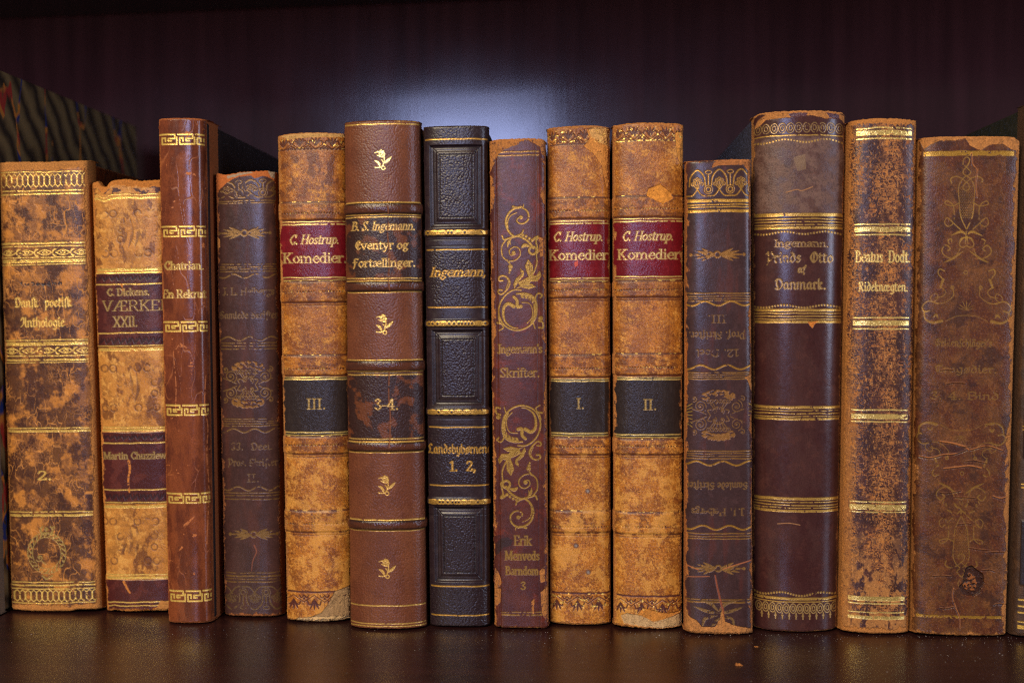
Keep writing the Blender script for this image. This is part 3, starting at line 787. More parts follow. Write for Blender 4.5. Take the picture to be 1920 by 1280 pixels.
def candelabrum(b, T, upper=True):
    """Thin strapwork vase with scrolls, mirrored about u=375."""
    M = b.blank(); k = abs(T(100, 0)[0] - T(0, 0)[0]) / 100.0
    def st(p, w=5, w1=None, both=True):
        for m in ((0, 1) if both else (0,)):
            b.stroke(M, [T(750 - u if m else u, v) for u, v in p], w * k, (w1 * k if isinstance(w1, (int, float)) else w1))
    st([(350, 150), (356, 115), (378, 100), (396, 115), (385, 150), (350, 200), (375, 226), (404, 202), (362, 158)], 6, both=False)
    st([(375, 226), (342, 255), (320, 310), (325, 400), (335, 500), (372, 585)], 6)
    st([(375, 270), (350, 305), (372, 328), (396, 305), (375, 270)], 5, both=False); st([(342, 240), (392, 285)], 5)
    st([(345, 245), (302, 230), (266, 248), (272, 276)], 6, 9); st([(325, 410), (282, 430), (228, 418), (240, 397), (284, 430), (290, 520)], 6)
    st([(225, 547), (240, 510), (282, 545), (250, 570), (225, 547)], 5); st([(252, 518), (335, 592)], 6)
    st([(372, 625), (335, 605), (268, 632)], 15, 'leaf'); st([(372, 640), (340, 655), (325, 690)], 12, 'leaf'); st([(375, 700), (345, 712), (325, 690), (345, 655)], 6)
    st([(365, 690), (372, 640), (372, 600)], 10, 'leaf')
    st([(330, 720), (290, 788), (228, 770), (205, 732), (232, 697), (262, 718), (248, 735)], 6, 9); st([(352, 738), (275, 790), (218, 816)], 14, 'leaf'); st([(255, 690), (248, 665), (270, 655), (272, 672)], 7)
    for v in range(300, 520, 11):
        hw = 44 if v < 420 else 36
        for u in np.arange(375 - hw + (v % 22) / 2, 376 + hw, 13): b.dot(M, *T(u, v), 2.4 * k)
    b.ring(M, *T(368, 882), 12 * k, 5 * k)
    st([(222, 872), (190, 860), (180, 890), (212, 930)], 9, 7); st([(215, 932), (195, 985)], 17, 12); st([(195, 980), (230, 1012), (212, 1045), (160, 1055)], 5)
    st([(130, 1050), (168, 1026), (176, 1060), (140, 1085), (130, 1050)], 5)
    st([(182, 1095), (110, 1080), (70, 1118), (86, 1150), (120, 1145)], 8, 10); st([(82, 1150), (92, 1202), (142, 1226), (205, 1214)], 8, 20); st([(145, 1190), (165, 1172), (180, 1195)], 16, 'leaf')
    st([(278, 982), (285, 1040), (230, 1085), (165, 1098)], 4); b.ring(M, *T(278, 985), 10 * k, 6 * k); b.ring(M, *T(472, 985), 10 * k, 6 * k)
    for a in np.linspace(-2.6, -0.5, 5): st([(375, 1135), (375 + 55 * math.cos(a), 1135 + 62 * math.sin(a))], 13, 'leaf', both=False)
    st([(375, 1140), (320, 1125)], 12, 'leaf'); st([(230, 1215), (300, 1182), (375, 1174)], 3)
    return M
def pillars(b, y0, y1, per=10.2, x0=3, x1=None):
    M = b.blank(); h = y1 - y0
    for x in np.arange(x0, (x1 or b.W - 14), per):
        b.stroke(M, [(x, y0 + h * .2), (x, y1 - h * .2)], 2.8, raw=True)
        for q in (0, 1):
            yy, sg = (y0, 1) if q == 0 else (y1, -1)
            b.stroke(M, [(x, yy + sg * h * .22), (x + per / 2, yy), (x + per, yy + sg * h * .22)], 1.4, smooth=False, raw=True)
    return M
def ovals(b, y0, y1, per=14.5, x0=9, x1=None):
    M = b.blank(); yc = (y0 + y1) / 2; ry = (y1 - y0) / 2
    for x in np.arange(x0, (x1 or b.W - 6), per):
        b.ring(M, x, yc, per * .45, 1.6, ry, raw=True); b.ring(M, x, yc, per * .20, 1.6, ry * .5, raw=True)
    return M
def lace(b, y0, y1, per=40, x0=12, up=False):
    M = b.blank(); h = y1 - y0
    Y = (lambda v: y0 + v * h) if not up else (lambda v: y1 - v * h)
    for x in np.arange(x0 - per, b.W + per, per):
        b.stroke(M, [(x - per * .5, Y(.5)), (x, Y(.05)), (x + per * .5, Y(.5))], 1.5, smooth=False, raw=True)
        for a in (-.55, 0, .55): b.stroke(M, [(x, Y(.3)), (x + math.sin(a) * 7, Y(.6)), (x + math.sin(a) * 16, Y(.6 + .42 * math.cos(a)))], 4.6, 'leaf', raw=True)
        for sg in (-1, 1):
            b.stroke(M, [(x + sg * 3, Y(.55)), (x + sg * 10, Y(.68)), (x + sg * 13, Y(.45))], 2.6, raw=True)
            b.stroke(M, [(x + sg * per * .5, Y(.08)), (x + sg * per * .36, Y(.22)), (x + sg * per * .28, Y(.05))], 2.2, raw=True)
        b.stroke(M, [(x + per * .5, Y(.5)), (x + per * .5, Y(.95))], 4.0, 'leaf', raw=True); b.dot(M, x + per * .5, Y(.28), 2.2, raw=True)
    return M
DEBUG = False
# ------------------------------------------------------------------ the books, left to right
books = []
DK = S(46, 26, 24); PLUM = S(70, 44, 40); SUEDE = S(184, 116, 58)

def book_marbled():                                           # mostly outside the left edge of the picture
    b = Book(-158, -30, -126, -2, 112, 1160, 4, 3.0, 'tall book at far left edge in dark marbled paper with orange and blue veins', depth=0.147, front=None)
    b.fill(S(70, 55, 42), 0.5); b.mottle(S(96, 70, 46), 30, 0.1, seed=2); b.mottle(S(44, 34, 30), 40, 0.2, seed=3)
    b.lines([(1128, 5), (1140, 4), (400, 4), (700, 4)], wear=0.4); b.edge(2, 5, 5, 5, S(120, 100, 80), 4)
    b.build(M_MARBLE); return b

def book_anthology():
    b = Book(-2, 170, 22, 195, 303, 1149, 5, 4.2, 'thick tan calf book with brown mottling, gilt crowned wreath at the spine foot', depth=0.112)
    b.fill(S(184, 114, 50), 0.34); b.mottle(S(134, 82, 44), 34, 0.0, 0.2, 1)
    b.mottle(S(64, 34, 28), 46, 0.10, 0.16, 2, 0.92, 1.2, 6, 0.32)
    lo = sm(500, 560, b.Y) * np.ones_like(b.X)
    b.mix(sm(-0.12, 0.08, b.noise(40, 46, 6, 5)) * lo * 0.8, S(66, 38, 30), 0.30)
    b.cracks(15, 34, 0.085, S(216, 138, 62), 1, 0.8, sm(-0.25, 0.2, b.noise(60, 90, 2, 8)))
    b.cracks(5, 7, 0.16, S(206, 128, 54), 2, 0.45, sm(-0.05, 0.25, b.noise(40, 50, 3, 9)))
    for y0, y1 in ((322, 370), (452, 500), (636, 682), (800, 812), (958, 972), (1090, 1134)): b.mix(b.band(y0, y1, 3, 0, b.W - 16, 1.5) * sm(-.5, .1, b.noise(20, 12, 3, 4)) * 0.7, S(74, 42, 30), 0.3)
    b.lines([(324, 1.6), (359, 2.0), (365, 2.6), (456.5, 3.0), (462, 1.6), (483, 1.8), (489.5, 6.0), (496, 1.6), (637, 1.8), (644, 6.0), (666.5, 2), (674, 3.0), (679, 1.4),
             (802, 1.8), (807.5, 4.0), (959.5, 1.8), (966, 4.2), (1092.5, 1.6), (1098, 2.4), (1105, 1.8), (1132, 1.6)], 2, b.W - 15, wear=0.12, rough=0.24)
    b.gild(pillars(b, 327, 352, 10.2), wear=0.2); b.gild(pillars(b, 1107, 1129, 10.4, 6), wear=0.16)
    for y in (474, 657):
        M = b.blank()
        for x in np.arange(14, b.W - 18, 34):
            for sg in (-1, 1):
                b.stroke(M, [(x - 14, y), (x, y + sg * 5), (x + 14, y)], 1.7, raw=True); b.stroke(M, [(x + 14, y), (x + 17, y + sg * 5), (x + 22, y + sg * 6)], 3.2, 'leaf', raw=True)
            b.ring(M, x, y, 4, 2, 2.4, raw=True)
        b.gild(M, wear=0.15)
    b.tool(b.text('........', 'rom', 36, 118, 533, 18, (7, 5, 0)) * sm(-.1, .1, b.noise(6, 6, 2, 61)), S(44, 26, 28))
    nb = (2.7, 1.2, 38)
    b.gild(b.text('Dan\u017fk  poeti\u017fk', 'fra', 28, 135, 575, 17, nb), wear=0.1, wsc=4); b.gild(b.text('Anthologie', 'fra', 39, 122, 612, 17, nb), wear=0.1, wsc=4)
    b.gild(b.text('2.', 'rom', 70, 98, 899, 16, (3.4, 1.5, 0)), wear=0.05, wsc=4)
    M = b.blank(); cx, cy = 88, 1037
    b.ring(M, cx, cy, 36, 1.5, 39); b.ring(M, cx, cy, 27, 1.3, 30)
    for a in np.linspace(0, 2 * math.pi, 22, endpoint=False):
        b.stroke(M, [(cx + 29 * math.cos(a), cy + 32 * math.sin(a)), (cx + 34 * math.cos(a + .16), cy + 37 * math.sin(a + .16))], 2.6)
    b.stroke(M, [(78, 1000), (76, 993), (80, 987)], 4, 2.5); b.stroke(M, [(97, 1000), (99, 993), (95, 987)], 4, 2.5); b.dot(M, 87, 992, 3.6); b.dot(M, 101, 989, 2.6)
    b.stroke(M, [(78, 1003), (88, 999), (98, 1003)], 3.2); spiral(b, M, 74, 1046, 7, 1.4, 1.8); b.stroke(M, [(78, 1052), (86, 1058)], 2)
    b.stroke(M, [(80, 1080), (88, 1086), (98, 1080)], 3)
    b.gild(M, S(196, 160, 90), 0.7, wear=0.32, wsc=5)
    m = b.edge(3, 13, 17, 14, S(176, 112, 54), 5.0, 1, dark=0.3); b.mottle(S(120, 66, 34), 9, 0.42, 0.05, 8, 0.8)
    b.torn([(0, 0.0), (90, 0.4), (170, 0.0)], 0.5); b.torn([(22, .5), (60, 0), (130, 0), (145, .7), (200, .4)], 0.3, False)
    b.part('title_panel', 508, 632, x0=4, x1=b.W - 16); b.build(M_BOARD_TAN); return b

def book_dickens():
    b = Book(172, 316, 201, 335, 338, 1150, 5, 3.4, 'tan calf book with two dark maroon labels and a ragged torn head', depth=0.112)
    b.fill(S(192, 124, 56), 0.34); b.mottle(S(160, 102, 48), 30, 0.05, 0.12, 1, .9, 1.0, 7, None, .8); b.mottle(S(212, 148, 74), 26, 0.14, 0.06, 2, 1, 1.0, 7, None, .82)
    b.mottle(S(112, 62, 32), 38, 0.22, 0.1, 3, 0.85, 1.6)
    dk = S(84, 46, 34)
    for yc in (440, 728, 1016):
        M = b.blank()
        for x in (196, 212, 258, 276, 292):
            b.ring(M, x, yc - 38, 6.5, 3.0); b.ring(M, x + 2, yc + 36, 6.5, 3.0)
        for x in (226, 290): b.ring(M, x, yc - 10, 6, 3); b.ring(M, x, yc + 10, 6, 3)
        for x0 in (186, 244, 302):
            for a in np.linspace(-1.1, 1.1, 7): b.stroke(M, [(x0, yc + 30 * a * .3), (x0 + 13 * math.sin(a * 2), yc - 24 + 46 * (a + 1.1) / 2.2)], 5, 'leaf')
        for x0 in (232, 244, 256): b.stroke(M, [(x0, yc - 30), (x0 + 4, yc), (x0 - 3, yc + 26)], 6, 'leaf')
        b.tool(M * sm(-.35, .05, b.noise(22, 22, 4, 6)), dk, 0.6)
    mar = S(74, 30, 28)
    def lab(y0, y1, sub):
        m = b.band(y0, y1, 1.2, wob=1.0) * (1 - 0.0)
        b.mix(m, mar, 0.30, 0.5); b.mix(m * sm(.05, .3, b.noise(26, 30, 4, 9)) * .7, S(98, 44, 36), .33); b.h += 0.14 * m
        for (u0, u1) in sub:
            M = b.blank()
            for x in np.arange(4, b.W, 13):
                for a in (-.7, 0, .7): b.stroke(M, [(x, u1 - 2), (x + 7 * math.sin(a + .5), (u0 + u1) / 2), (x + 10 * math.sin(a + .4), u0 + 3)], 3.4, 'leaf', raw=True)
            b.tool(M, S(40, 18, 22), .8)
    lab(512, 650, ((514, 529), (629, 647))); lab(810, 944, ((812, 826), (922, 940))); lab(1088, 1150, ())
    b.lines([(365.5, 1.6), (372, 4), (506, 4.6), (512, 2), (533, 2.0), (624, 2.0), (648, 1.6), (655, 5), (801, 2), (806, 4), (830, 2), (918, 2), (942, 1.8), (950, 5), (1078, 2), (1084, 4.5), (1131, 2), (1138, 1.6)], 2, wear=0.08, rough=0.24)
    b.mix(b.band(352, 364, 2, wob=3) * sm(-.05, .1, b.noise(14, 10, 3, 4)), S(72, 36, 36), .4)
    gd = S(186, 152, 92)
    b.gild(b.text('C. Dickens.', 'rom', 201, 281, 554, 13, (2.6, 1.2, 0)), gd, wear=.18, wsc=4)
    b.gild(b.text('V\u00c6RKER', 'rom', 192, 322, 582.5, 19, (2.4, 1.2, 0)), gd, wear=.12, wsc=4); b.gild(b.text('XXII.', 'rom', 213, 259, 612, 19, (2.6, 1.2, 0)), gd, wear=.12, wsc=4)
    b.gild(b.text('Martin Chuzzlewit', 'rom', 195, 321, 860, 13, (2.1, 1.1, 0)), gd, wear=.15, wsc=4)
    M = b.blank(); b.stroke(M, [(242, 864), (244, 880), (241, 900), (243, 922)], 5, 3); b.stroke(M, [(232, 1090), (240, 1106), (244, 1112)], 5, 3); b.stroke(M, [(228, 534), (231, 545)], 4, 2)
    b.mix(M * sm(-.4, -.1, b.noise(5, 5, 2, 3)), S(196, 116, 52), .9)
    b.edge(3, 3, 14, 6, S(184, 110, 46), 5, 2)
    M = b.blank(); b.poly(M, [(296, 1140), (302, 1128), (318, 1132), (330, 1136), (330, 1152), (285, 1152)]); b.mix(M * .9, TAN, .9)
    b.torn([(172, .6), (182, 0.2), (190, 2.6), (198, 2.6), (206, .4), (235, -.3), (262, .8), (318, .1)], 1.0); b.torn([(201, 0), (215, .6), (240, .2), (280, .6), (341, .2)], .6, False)
    b.part('title_label', 513, 650, 'dark maroon label with gilt lettering'); b.part('title_label', 811, 944); b.part('foot_label', 1088, 1160); b.build(M_BOARD_TAN); return b

def book_recruit():
    b = Book(297, 388, 316, 403, 221, 1171, 6, 2.9, 'narrow tall glossy red-brown book with six gilt Greek key bands', depth=0.122, side=13)
    b.fill(S(112, 54, 32), 0.20, 0.12); b.mottle(S(88, 40, 26), 40, 0, .25, 1, .9, 2.2); b.mottle(S(134, 68, 38), 60, .12, .2, 2, .7, 2.5)
    b.cracks(24, 90, 0.06, S(160, 88, 46), 3, .55, sm(-.1, .25, b.noise(60, 120, 2, 8)))
    b.mottle(S(190, 106, 52), 26, .50, .05, 4, .9, .7, 5, .7)
    M = b.blank(); b.stroke(M, [(386, 700), (384, 760), (390, 800), (388, 850), (392, 920), (388, 1020)], 2.0); b.stroke(M, [(325, 660), (330, 720), (329, 770)], 1.4); b.stroke(M, [(347, 984), (366, 966)], 6, 1); b.stroke(M, [(338, 645), (350, 650)], 7, 2)
    b.mix(M * sm(-.3, .0, b.noise(7, 7, 2, 3)) * .8, S(186, 104, 52), .8)
    b.h -= .5 * sm(b.W + 1, b.W + 5, b.X) * (1 - sm(b.W + 12, b.W + 18, b.X)) * np.ones_like(b.Y)
    b.mix(sm(b.W - 4, b.W + 10, b.X) * sm(-.1, .25, b.noise(7, 60, 4, 12)) * np.ones_like(b.Y) * .7, S(140, 74, 40), .5)
    for y0, y1 in ((253, 271), (424, 442), (602, 619), (758, 776), (924, 941), (1108, 1127)):
        M = meander(b, y0, y1, 3, 2.5); b.gild(M, S(240, 194, 98), .5, wear=.08, wsc=5)
    nb = (2.7, 1.2, 5)
    b.gild(b.text('Chatrian.', 'rom', 308, 382, 504, 15, nb), S(228, 186, 104), wear=.12, wsc=4); b.gild(b.text('En Rekrut', 'rom', 305, 387, 557, 15, nb), S(228, 186, 104), wear=.12, wsc=4)
    b.edge(2.5, 3, 5, 5, S(158, 84, 42), 3.4, 2, .7, sc=14); b.torn([(297, 0), (404, .3)], .25)
    b.build(M_BOARD); return b

def plum_base(b, o, base=PLUM):
    b.fill(base, 0.26, 0.2); b.mottle(base * .72, 60, 0.0, .3, 1, .8, 1.8); b.mottle(base * 1.35, 16, .25, .2, 2, .5)
def book_heiberg():
    b = Book(404, 519, 422, 531, 322, 1159, 4.5, 2.9, 'dark plum book with torn orange head, right of the narrow glossy red-brown book', depth=0.105)
    plum_base(b, 0); b.mix(sm(.1, .5, b.noise(30, 160, 3, 14)) * .4, S(92, 50, 40))
    f = S(128, 92, 50)
    def g(M, w=.35, c=f): b.gild(M, c, .45, wear=w, rough=.38)
    b.lines([(377, 1.8), (381, 1.8), (495, 1.6), (500, 2), (504, 1.6), (508.5, 1.8), (642, 1.6), (647, 2), (653, 1.8), (784, 1.6), (788.5, 1.6), (792.5, 1.6), (797, 2), (923, 1.6), (928, 1.6), (935, 1.8), (1074, 1.6), (1080, 3), (1085.5, 1.6), (1091, 2.2)], 4, c=f, metal=.5, wear=.3)
    g(palmettes(b, 338, 374, 44, 20), .35); g(palmettes(b, 1096, 1145, 44, 14, True), .3, S(112, 84, 52)); g(sprig(b, 458, 437, 48), .25); g(sprig(b, 476, 1001, 44), .3)
    for y, ph in ((517, 0), (634, 2), (806, 1), (915, 0)): g(wavy(b, y, 3.6, 40, 2.4, ph), .35)
    M, F = rosette(b, 465, 720, 47, 43); g(M, .22); g(F, .38, S(140, 92, 42))
    t = S(118, 88, 56); nb = (2.0, 1.0, 30)
    for tx, x0, x1, y, cp, fo, w in (('J. L. Heibergs', 417, 515, 552, 13, 'rom', .28), ('Samlede Skrifter', 412, 521, 596, 13, 'fra', .28), ('II.  Deel.', 433, 512, 842, 13, 'fra', .3), ('Pros. Skrifter', 427, 521, 872, 13, 'fra', .3), ('II.', 463, 487, 902, 14, 'rom', .2)):
        b.gild(b.text(tx, fo, x0, x1, y, cp, nb), t, .35, wear=w, rough=.4, wsc=14)
    M = b.blank(); b.stroke(M, [(477, 1022), (481, 1034), (474, 1052), (472, 1070)], 2.6, 1.2); b.mix(M, S(124, 66, 48), .7)
    b.edge(2, 3, 9, 7, S(156, 90, 48), 6, 3)
    M = b.blank(); b.poly(M, [(404, 318), (519, 315), (519, 344), (508, 336), (492, 333), (478, 337), (470, 331), (440, 333), (424, 341), (410, 356), (402, 372)]); b.mix(M, S(176, 92, 42), .9, 1)
    M = b.blank(); b.poly(M, [(424, 326), (470, 322), (474, 326), (440, 331), (426, 332)]); b.poly(M, [(500, 318), (516, 320), (517, 336), (508, 334)]); b.mix(M * .8, S(150, 140, 120), .9)
    M = b.blank(); b.poly(M, [(404, 442), (412, 448), (413, 462), (406, 468)]); b.mix(M, TAN, .9)
    b.torn([(404, .4), (424, 1.0), (450, .2), (480, 0), (500, -.2), (519, .5)], .8); b.torn([(422, .4), (530, .2)], .5, False)
    b.part('title_panel', 512, 639); b.part('volume_panel', 801, 920); b.build(M_BOARD); return b

def hostrup(tl, tr, bl, br, yt, yb, label, Y, vol, vx, nm, ed, tornt, seed, right_hidden=False):
    """One volume of the set of three orange calf books with a red and a black label."""
    b = Book(tl, tr, bl, br, yt, yb, 5, 2.7, label, depth=0.115); b.sd = seed
    y = lambda k: Y[k]
    b.fill(S(180, 105, 36), 0.33, .7); b.mottle(S(142, 80, 32), 70, .05, .3, 1, .85, 1.0, 6)
    b.mottle(S(112, 56, 28), 60, .16, .07, 3, .75, 1.0, 8, .34, .86); b.mottle(S(212, 140, 58), 50, .18, .06, 2, .8, 1.0, 8, .55, .88)
    b.mottle(S(106, 54, 28), 4.2, .14, .16, 13, .55, 1.0, 3, None, .8); b.mottle(S(220, 152, 76), 5.5, .28, .12, 4, .6, 1.0, 4, None, .85)
    b.mottle(S(78, 40, 28), 9, .46, .06, 5, .75, 1.0, 5, None, .8); b.cracks(9, 11, .05, S(96, 50, 26), 6, .5, sm(-.1, .2, b.noise(30, 40, 3, 43)), .9)
    bt = S(82, 40, 28)
    up = (1 - sm(y('v0') - 60, y('v0'), b.Y)) * np.ones_like(b.X)
    b.mix(up * sm(-.05, .25, b.noise(34, 40, 5, 15)) * .45, S(122, 62, 28))
    # low raised bands with darkened edges, dotted fillets
    for (a0, a1, dy) in y('bands'):
        b.h += .28 * b.band(a0, a1, 9)
        b.tool(b.band(a0 - 2.4, a0 + 1.6, 2, wob=.8), bt, .9, .1); b.tool(b.band(a1 - 2, a1 + 1.8, 2, wob=.8), bt, .9, .1); b.tool(b.band(a1 + 4, a1 + 6.2, 1.5, wob=.8), bt, .7, .06)
        b.mix(b.band(a0, a1, 6) * sm(0, .2, b.noise(18, 14, 4, 16)) * .6, bt)
        b.tool(dot_row(b, dy, 1.5, 5.2) * sm(-.5, -.2, b.noise(25, 9, 2, 17)), S(70, 34, 24), .9, .12)
        b.gild(dot_row(b, dy - .6, .9, 5.2) * sm(.1, .3, b.noise(14, 9, 2, 18)), wear=0)
        b.gild(b.band(a0 - 2.2, a0 - .6, 1) * sm(.25, .4, b.noise(9, 6, 2, 19)), wear=0)
    # labels
    r0, r1 = y('r0'), y('r1'); v0, v1 = y('v0'), y('v1')
    m = b.band(r0, r1, 1.2, 1, b.W - 1, 1.0); b.mix(m, S(104, 14, 24), .22, .4); b.mix(m * sm(0, .4, b.noise(18, 26, 4, 20)) * .5, S(128, 26, 32), .26); b.h += .16 * m
    m = b.band(v0, v1, 1.2, 1, b.W - 1, 1.0); b.mix(m, S(44, 34, 32), .26, .5); b.mix(m * sm(0, .4, b.noise(8, 30, 4, 22)) * .3, S(62, 50, 46), .3); b.h += .16 * m
    b.lines([(r0 + 1, 1.6), (r0 + 5.6, 2.0), (r1 - 5.6, 2.0), (r1 - 1, 1.6), (v0 + 1, 1.2), (v0 + 4.6, 2.0), (v1 - 6, 2.0), (v1 - 1, 1.8)], 2, wear=.1, c=S(226, 190, 110))
    gc = S(222, 184, 112)
    (cx0, cx1, cy), (kx0, kx1, ky) = nm
    b.gild(b.text('C. Hostrup.', 'rom', cx0, cx1, cy, 17, (2.5, 1.1, 0), .28), gc, wear=.06, wsc=4); b.gild(b.text('Komedier.', 'rom', kx0, kx1, ky, 18.5, (3.0, 1.3, 0)), gc, wear=.06, wsc=4)
    b.gild(b.text(vol, 'rom', *vx, 19, (2.6, 1.2, 0)), S(200, 160, 90), wear=.12, wsc=4)
    # lace at head and tail
    b.mix(sm(-.05, .2, b.noise(50, 60, 6, 41, .78)) * sm(y('v1') + 4, y('v1') + 60, b.Y) * .6, S(216, 148, 68)); b.tool(lace(b, yt + 9, yt + 34, 30, 10, True), bt, .95, .14); b.tool(b.band(y('tl') - 1.5, y('tl') + 1.5, 1.5, wob=1), bt, .9)
    b.tool(lace(b, y('ll') + 5, y('ll') + 34, 40, 14), S(74, 34, 34), .95, .14); b.tool(b.band(y('ll') - 2, y('ll') + 1.5, 1.5, wob=1), S(74, 34, 34), .95)
    return b
def lace_sparkle(b, y0, y1, k=.38):
    b.gild(b.band(y0, y1, 2) * sm(k, k + .1, b.noise(7, 6, 3, 55)) , wear=0)
def patch(b, pts, c, rough=.9, emb=.15):
    M = b.blank(); b.poly(M, pts); M = M * sm(-.55, -.3, b.noise(8, 8, 5, 3, .75)); b.mix(M, c, rough, 1); f = b.noise(8, 11, 5, 91, .75); b.h += -1.6 * emb * M + .16 * f * M + .14 * (M * (1 - M) * 4); b.col *= (1 + .55 * M * f)[..., None]; return M
def book_three():
    b = hostrup(520, 650, 538, 660, 250, 1168, 'orange calf book with red label, left of the brown pebble-grained book, torn lower right corner',
        dict(r0=415, r1=525, v0=705, v1=815, bands=((380, 413, 400), (527, 566, 546), (665, 703, 690), (817, 850, 833), (957, 997, 981)), tl=281, ll=1110), 'III.', (575, 612, 765), ((542, 635, 457), (531, 650, 492)), None, None, 11)
    b.mix(sm(0, .2, b.noise(26, 40, 4, 60)) * b.band(285, 372, 20) * .8, S(96, 50, 30))
    b.edge(4, 2, 8, 6, S(166, 104, 52), 5, 4)
    patch(b, [(628, 1109), (658, 1101), (662, 1170), (600, 1170), (560, 1169), (575, 1162), (604, 1148), (616, 1132)], S(158, 122, 84)); patch(b, [(596, 1156), (650, 1158), (662, 1164), (662, 1172), (545, 1171), (560, 1160)], S(198, 160, 112))
    lace_sparkle(b, 258, 280); M = b.blank(); b.poly(M, [(519, 430), (523, 470), (530, 500), (531, 526), (515, 526)]); b.mix(M, SUEDE, .9)
    patch(b, [(524, 252), (650, 250), (650, 258), (540, 262)], S(186, 140, 84))
    b.torn([(520, .5), (545, .0), (580, -.2), (650, .2)], .5); b.torn([(538, .3), (600, 0), (655, .6)], .5, False)
    b.part('title_label', 415, 525, 'crimson leather label with gilt lettering'); b.part('volume_label', 705, 815, 'black leather label with a gilt numeral')
    for a in ((380, 413), (527, 566), (665, 703), (817, 850), (957, 997)): b.part('raised_band', *a)
    b.build(M_BOARD_TAN); return b
def book_one():
    b = hostrup(1025, 1144, 1030, 1146, 237, 1174, 'orange calf book with red label, right of the slim book with gold scrolls',
        dict(r0=413, r1=526, v0=708, v1=816, bands=((371, 410, 395), (528, 557, 542), (664, 705, 689), (819, 851, 836), (957, 998, 987)), tl=272, ll=1112), 'I.', (1081, 1096, 764), ((1037, 1130, 451), (1029, 1146, 486)), None, None, 23)
    b.edge(4, 4, 5, 5, S(166, 104, 52), 4, 5)
    patch(b, [(1100, 246), (1146, 240), (1146, 360), (1136, 350), (1128, 310), (1112, 288), (1095, 276), (1106, 262)], S(196, 124, 58)); patch(b, [(1104, 244), (1146, 238), (1146, 275), (1122, 268), (1108, 258)], S(202, 148, 86))
    M = b.blank(); b.poly(M, [(1077, 491), (1084, 487), (1083, 497), (1078, 500)]); b.mix(M, S(200, 80, 66), .6)
    for x, y in ((1102, 919), (1103, 1072), (1080, 1022)):
        M = b.blank(); b.dot(M, x, y, 5); b.mix(M * .8, S(96, 70, 60)); M = b.blank(); b.dot(M, x, y, 2.4); b.mix(M, S(136, 124, 120))
    lace_sparkle(b, 246, 268); lace_sparkle(b, 1112, 1140, .36)
    b.torn([(1025, .3), (1060, 0), (1110, -.4), (1144, .3)], .5); b.torn([(1030, .4), (1080, 0), (1146, .3)], .3, False)
    b.part('title_label', 413, 526, 'crimson leather label with gilt lettering'); b.part('volume_label', 708, 816, 'black leather label with a gilt numeral')
    for a in ((371, 410), (528, 557), (664, 705), (819, 851), (957, 998)): b.part('raised_band', *a)
    b.build(M_BOARD_TAN); return b
def book_two():
    b = hostrup(1148, 1282, 1150, 1279, 231, 1181, 'orange calf book with red label, grey lining torn bare along its whole foot',
        dict(r0=409, r1=523, v0=705, v1=819, bands=((368, 407, 391), (526, 556, 542), (662, 702, 687), (822, 851, 835), (960, 1001, 987)), tl=265, ll=1118), 'II.', (1206, 1232, 766), ((1166, 1262, 450), (1158, 1281, 485)), None, None, 37)
    b.edge(5, 4, 5, 5, S(172, 106, 52), 6, 6)
    patch(b, [(1212, 366), (1216, 354), (1238, 346), (1258, 362), (1262, 372), (1244, 382), (1220, 372)], S(206, 128, 50)); patch(b, [(1266, 250), (1287, 244), (1287, 330), (1272, 300), (1268, 280)], S(206, 132, 58))
    patch(b, [(1164, 1157), (1176, 1152), (1205, 1155), (1225, 1166), (1248, 1160), (1279, 1152), (1279, 1178), (1235, 1178), (1170, 1172)], S(184, 146, 102)); patch(b, [(1196, 1152), (1206, 1140), (1250, 1150), (1279, 1148), (1250, 1160), (1226, 1165)], S(186, 114, 46))
    lace_sparkle(b, 240, 262, .3); lace_sparkle(b, 1122, 1150, .4); b.lines([(265, 2.4)], 6, wear=.5, emb=0)
    b.torn([(1148, .4), (1200, -.2), (1260, .1), (1287, .5)], .6); b.torn([(1150, .6), (1200, .2), (1240, -.1), (1279, .6)], .7, False)
    b.part('title_label', 409, 523, 'crimson leather label with gilt lettering'); b.part('volume_label', 705, 819, 'black leather label with a gilt numeral')
    for a in ((368, 407), (526, 556), (662, 702), (822, 851), (960, 1001)): b.part('raised_band', *a)
    b.build(M_BOARD_TAN)
    # scraps of leather curling off its right joint
    rs = random.Random(5)
    for (px, py, hh) in ((1290, 440, 58), (1287, 530, 22)):
        c = on_depth(px, py, b.y0 + 0.0035)
        vs, fs = [], []
        n = 9
        for i in range(n):
            t = i / (n - 1); w = (0.0016 if hh > 30 else 0.0011) * math.sin(0.25 + 2.6 * t) * rs.uniform(.75, 1.2)
            zz = c[2] + (0.5 - t) * hh * 0.00019
            for k, (u, d) in enumerate(((-1, .0012), (0, -.0002), (1, -.0010), (1, -.0006), (0, .0002), (-1, .0016))):
                vs.append((c[0] + u * w + rs.uniform(-1, 1) * 1.5e-4, c[1] + d * (1 + .6 * math.sin(3 * t)), zz + rs.uniform(-1, 1) * 1.5e-4))
        for i in range(n - 1):
            for k in range(6): fs.append((i * 6 + k, i * 6 + (k + 1) % 6, i * 6 + 6 + (k + 1) % 6, i * 6 + 6 + k))
        fs.append(tuple(range(6))); fs.append(tuple(range(n * 6 - 6, n * 6)))
        me = bpy.data.meshes.new('torn_leather_flap'); me.from_pydata(vs, [], fs); me.polygons.foreach_set('use_smooth', [True] * len(fs))
        o = link('torn_leather_flap', me, M_FLAP, b.root)
        o.matrix_parent_inverse = (Matrix.Translation(b.root.location) @ b.root.rotation_euler.to_matrix().to_4x4()).inverted()
    return b
M_FLAP = board_material('torn_suede', tuple(S(140, 74, 30)), tuple(S(206, 128, 56)), .9, 500.0)

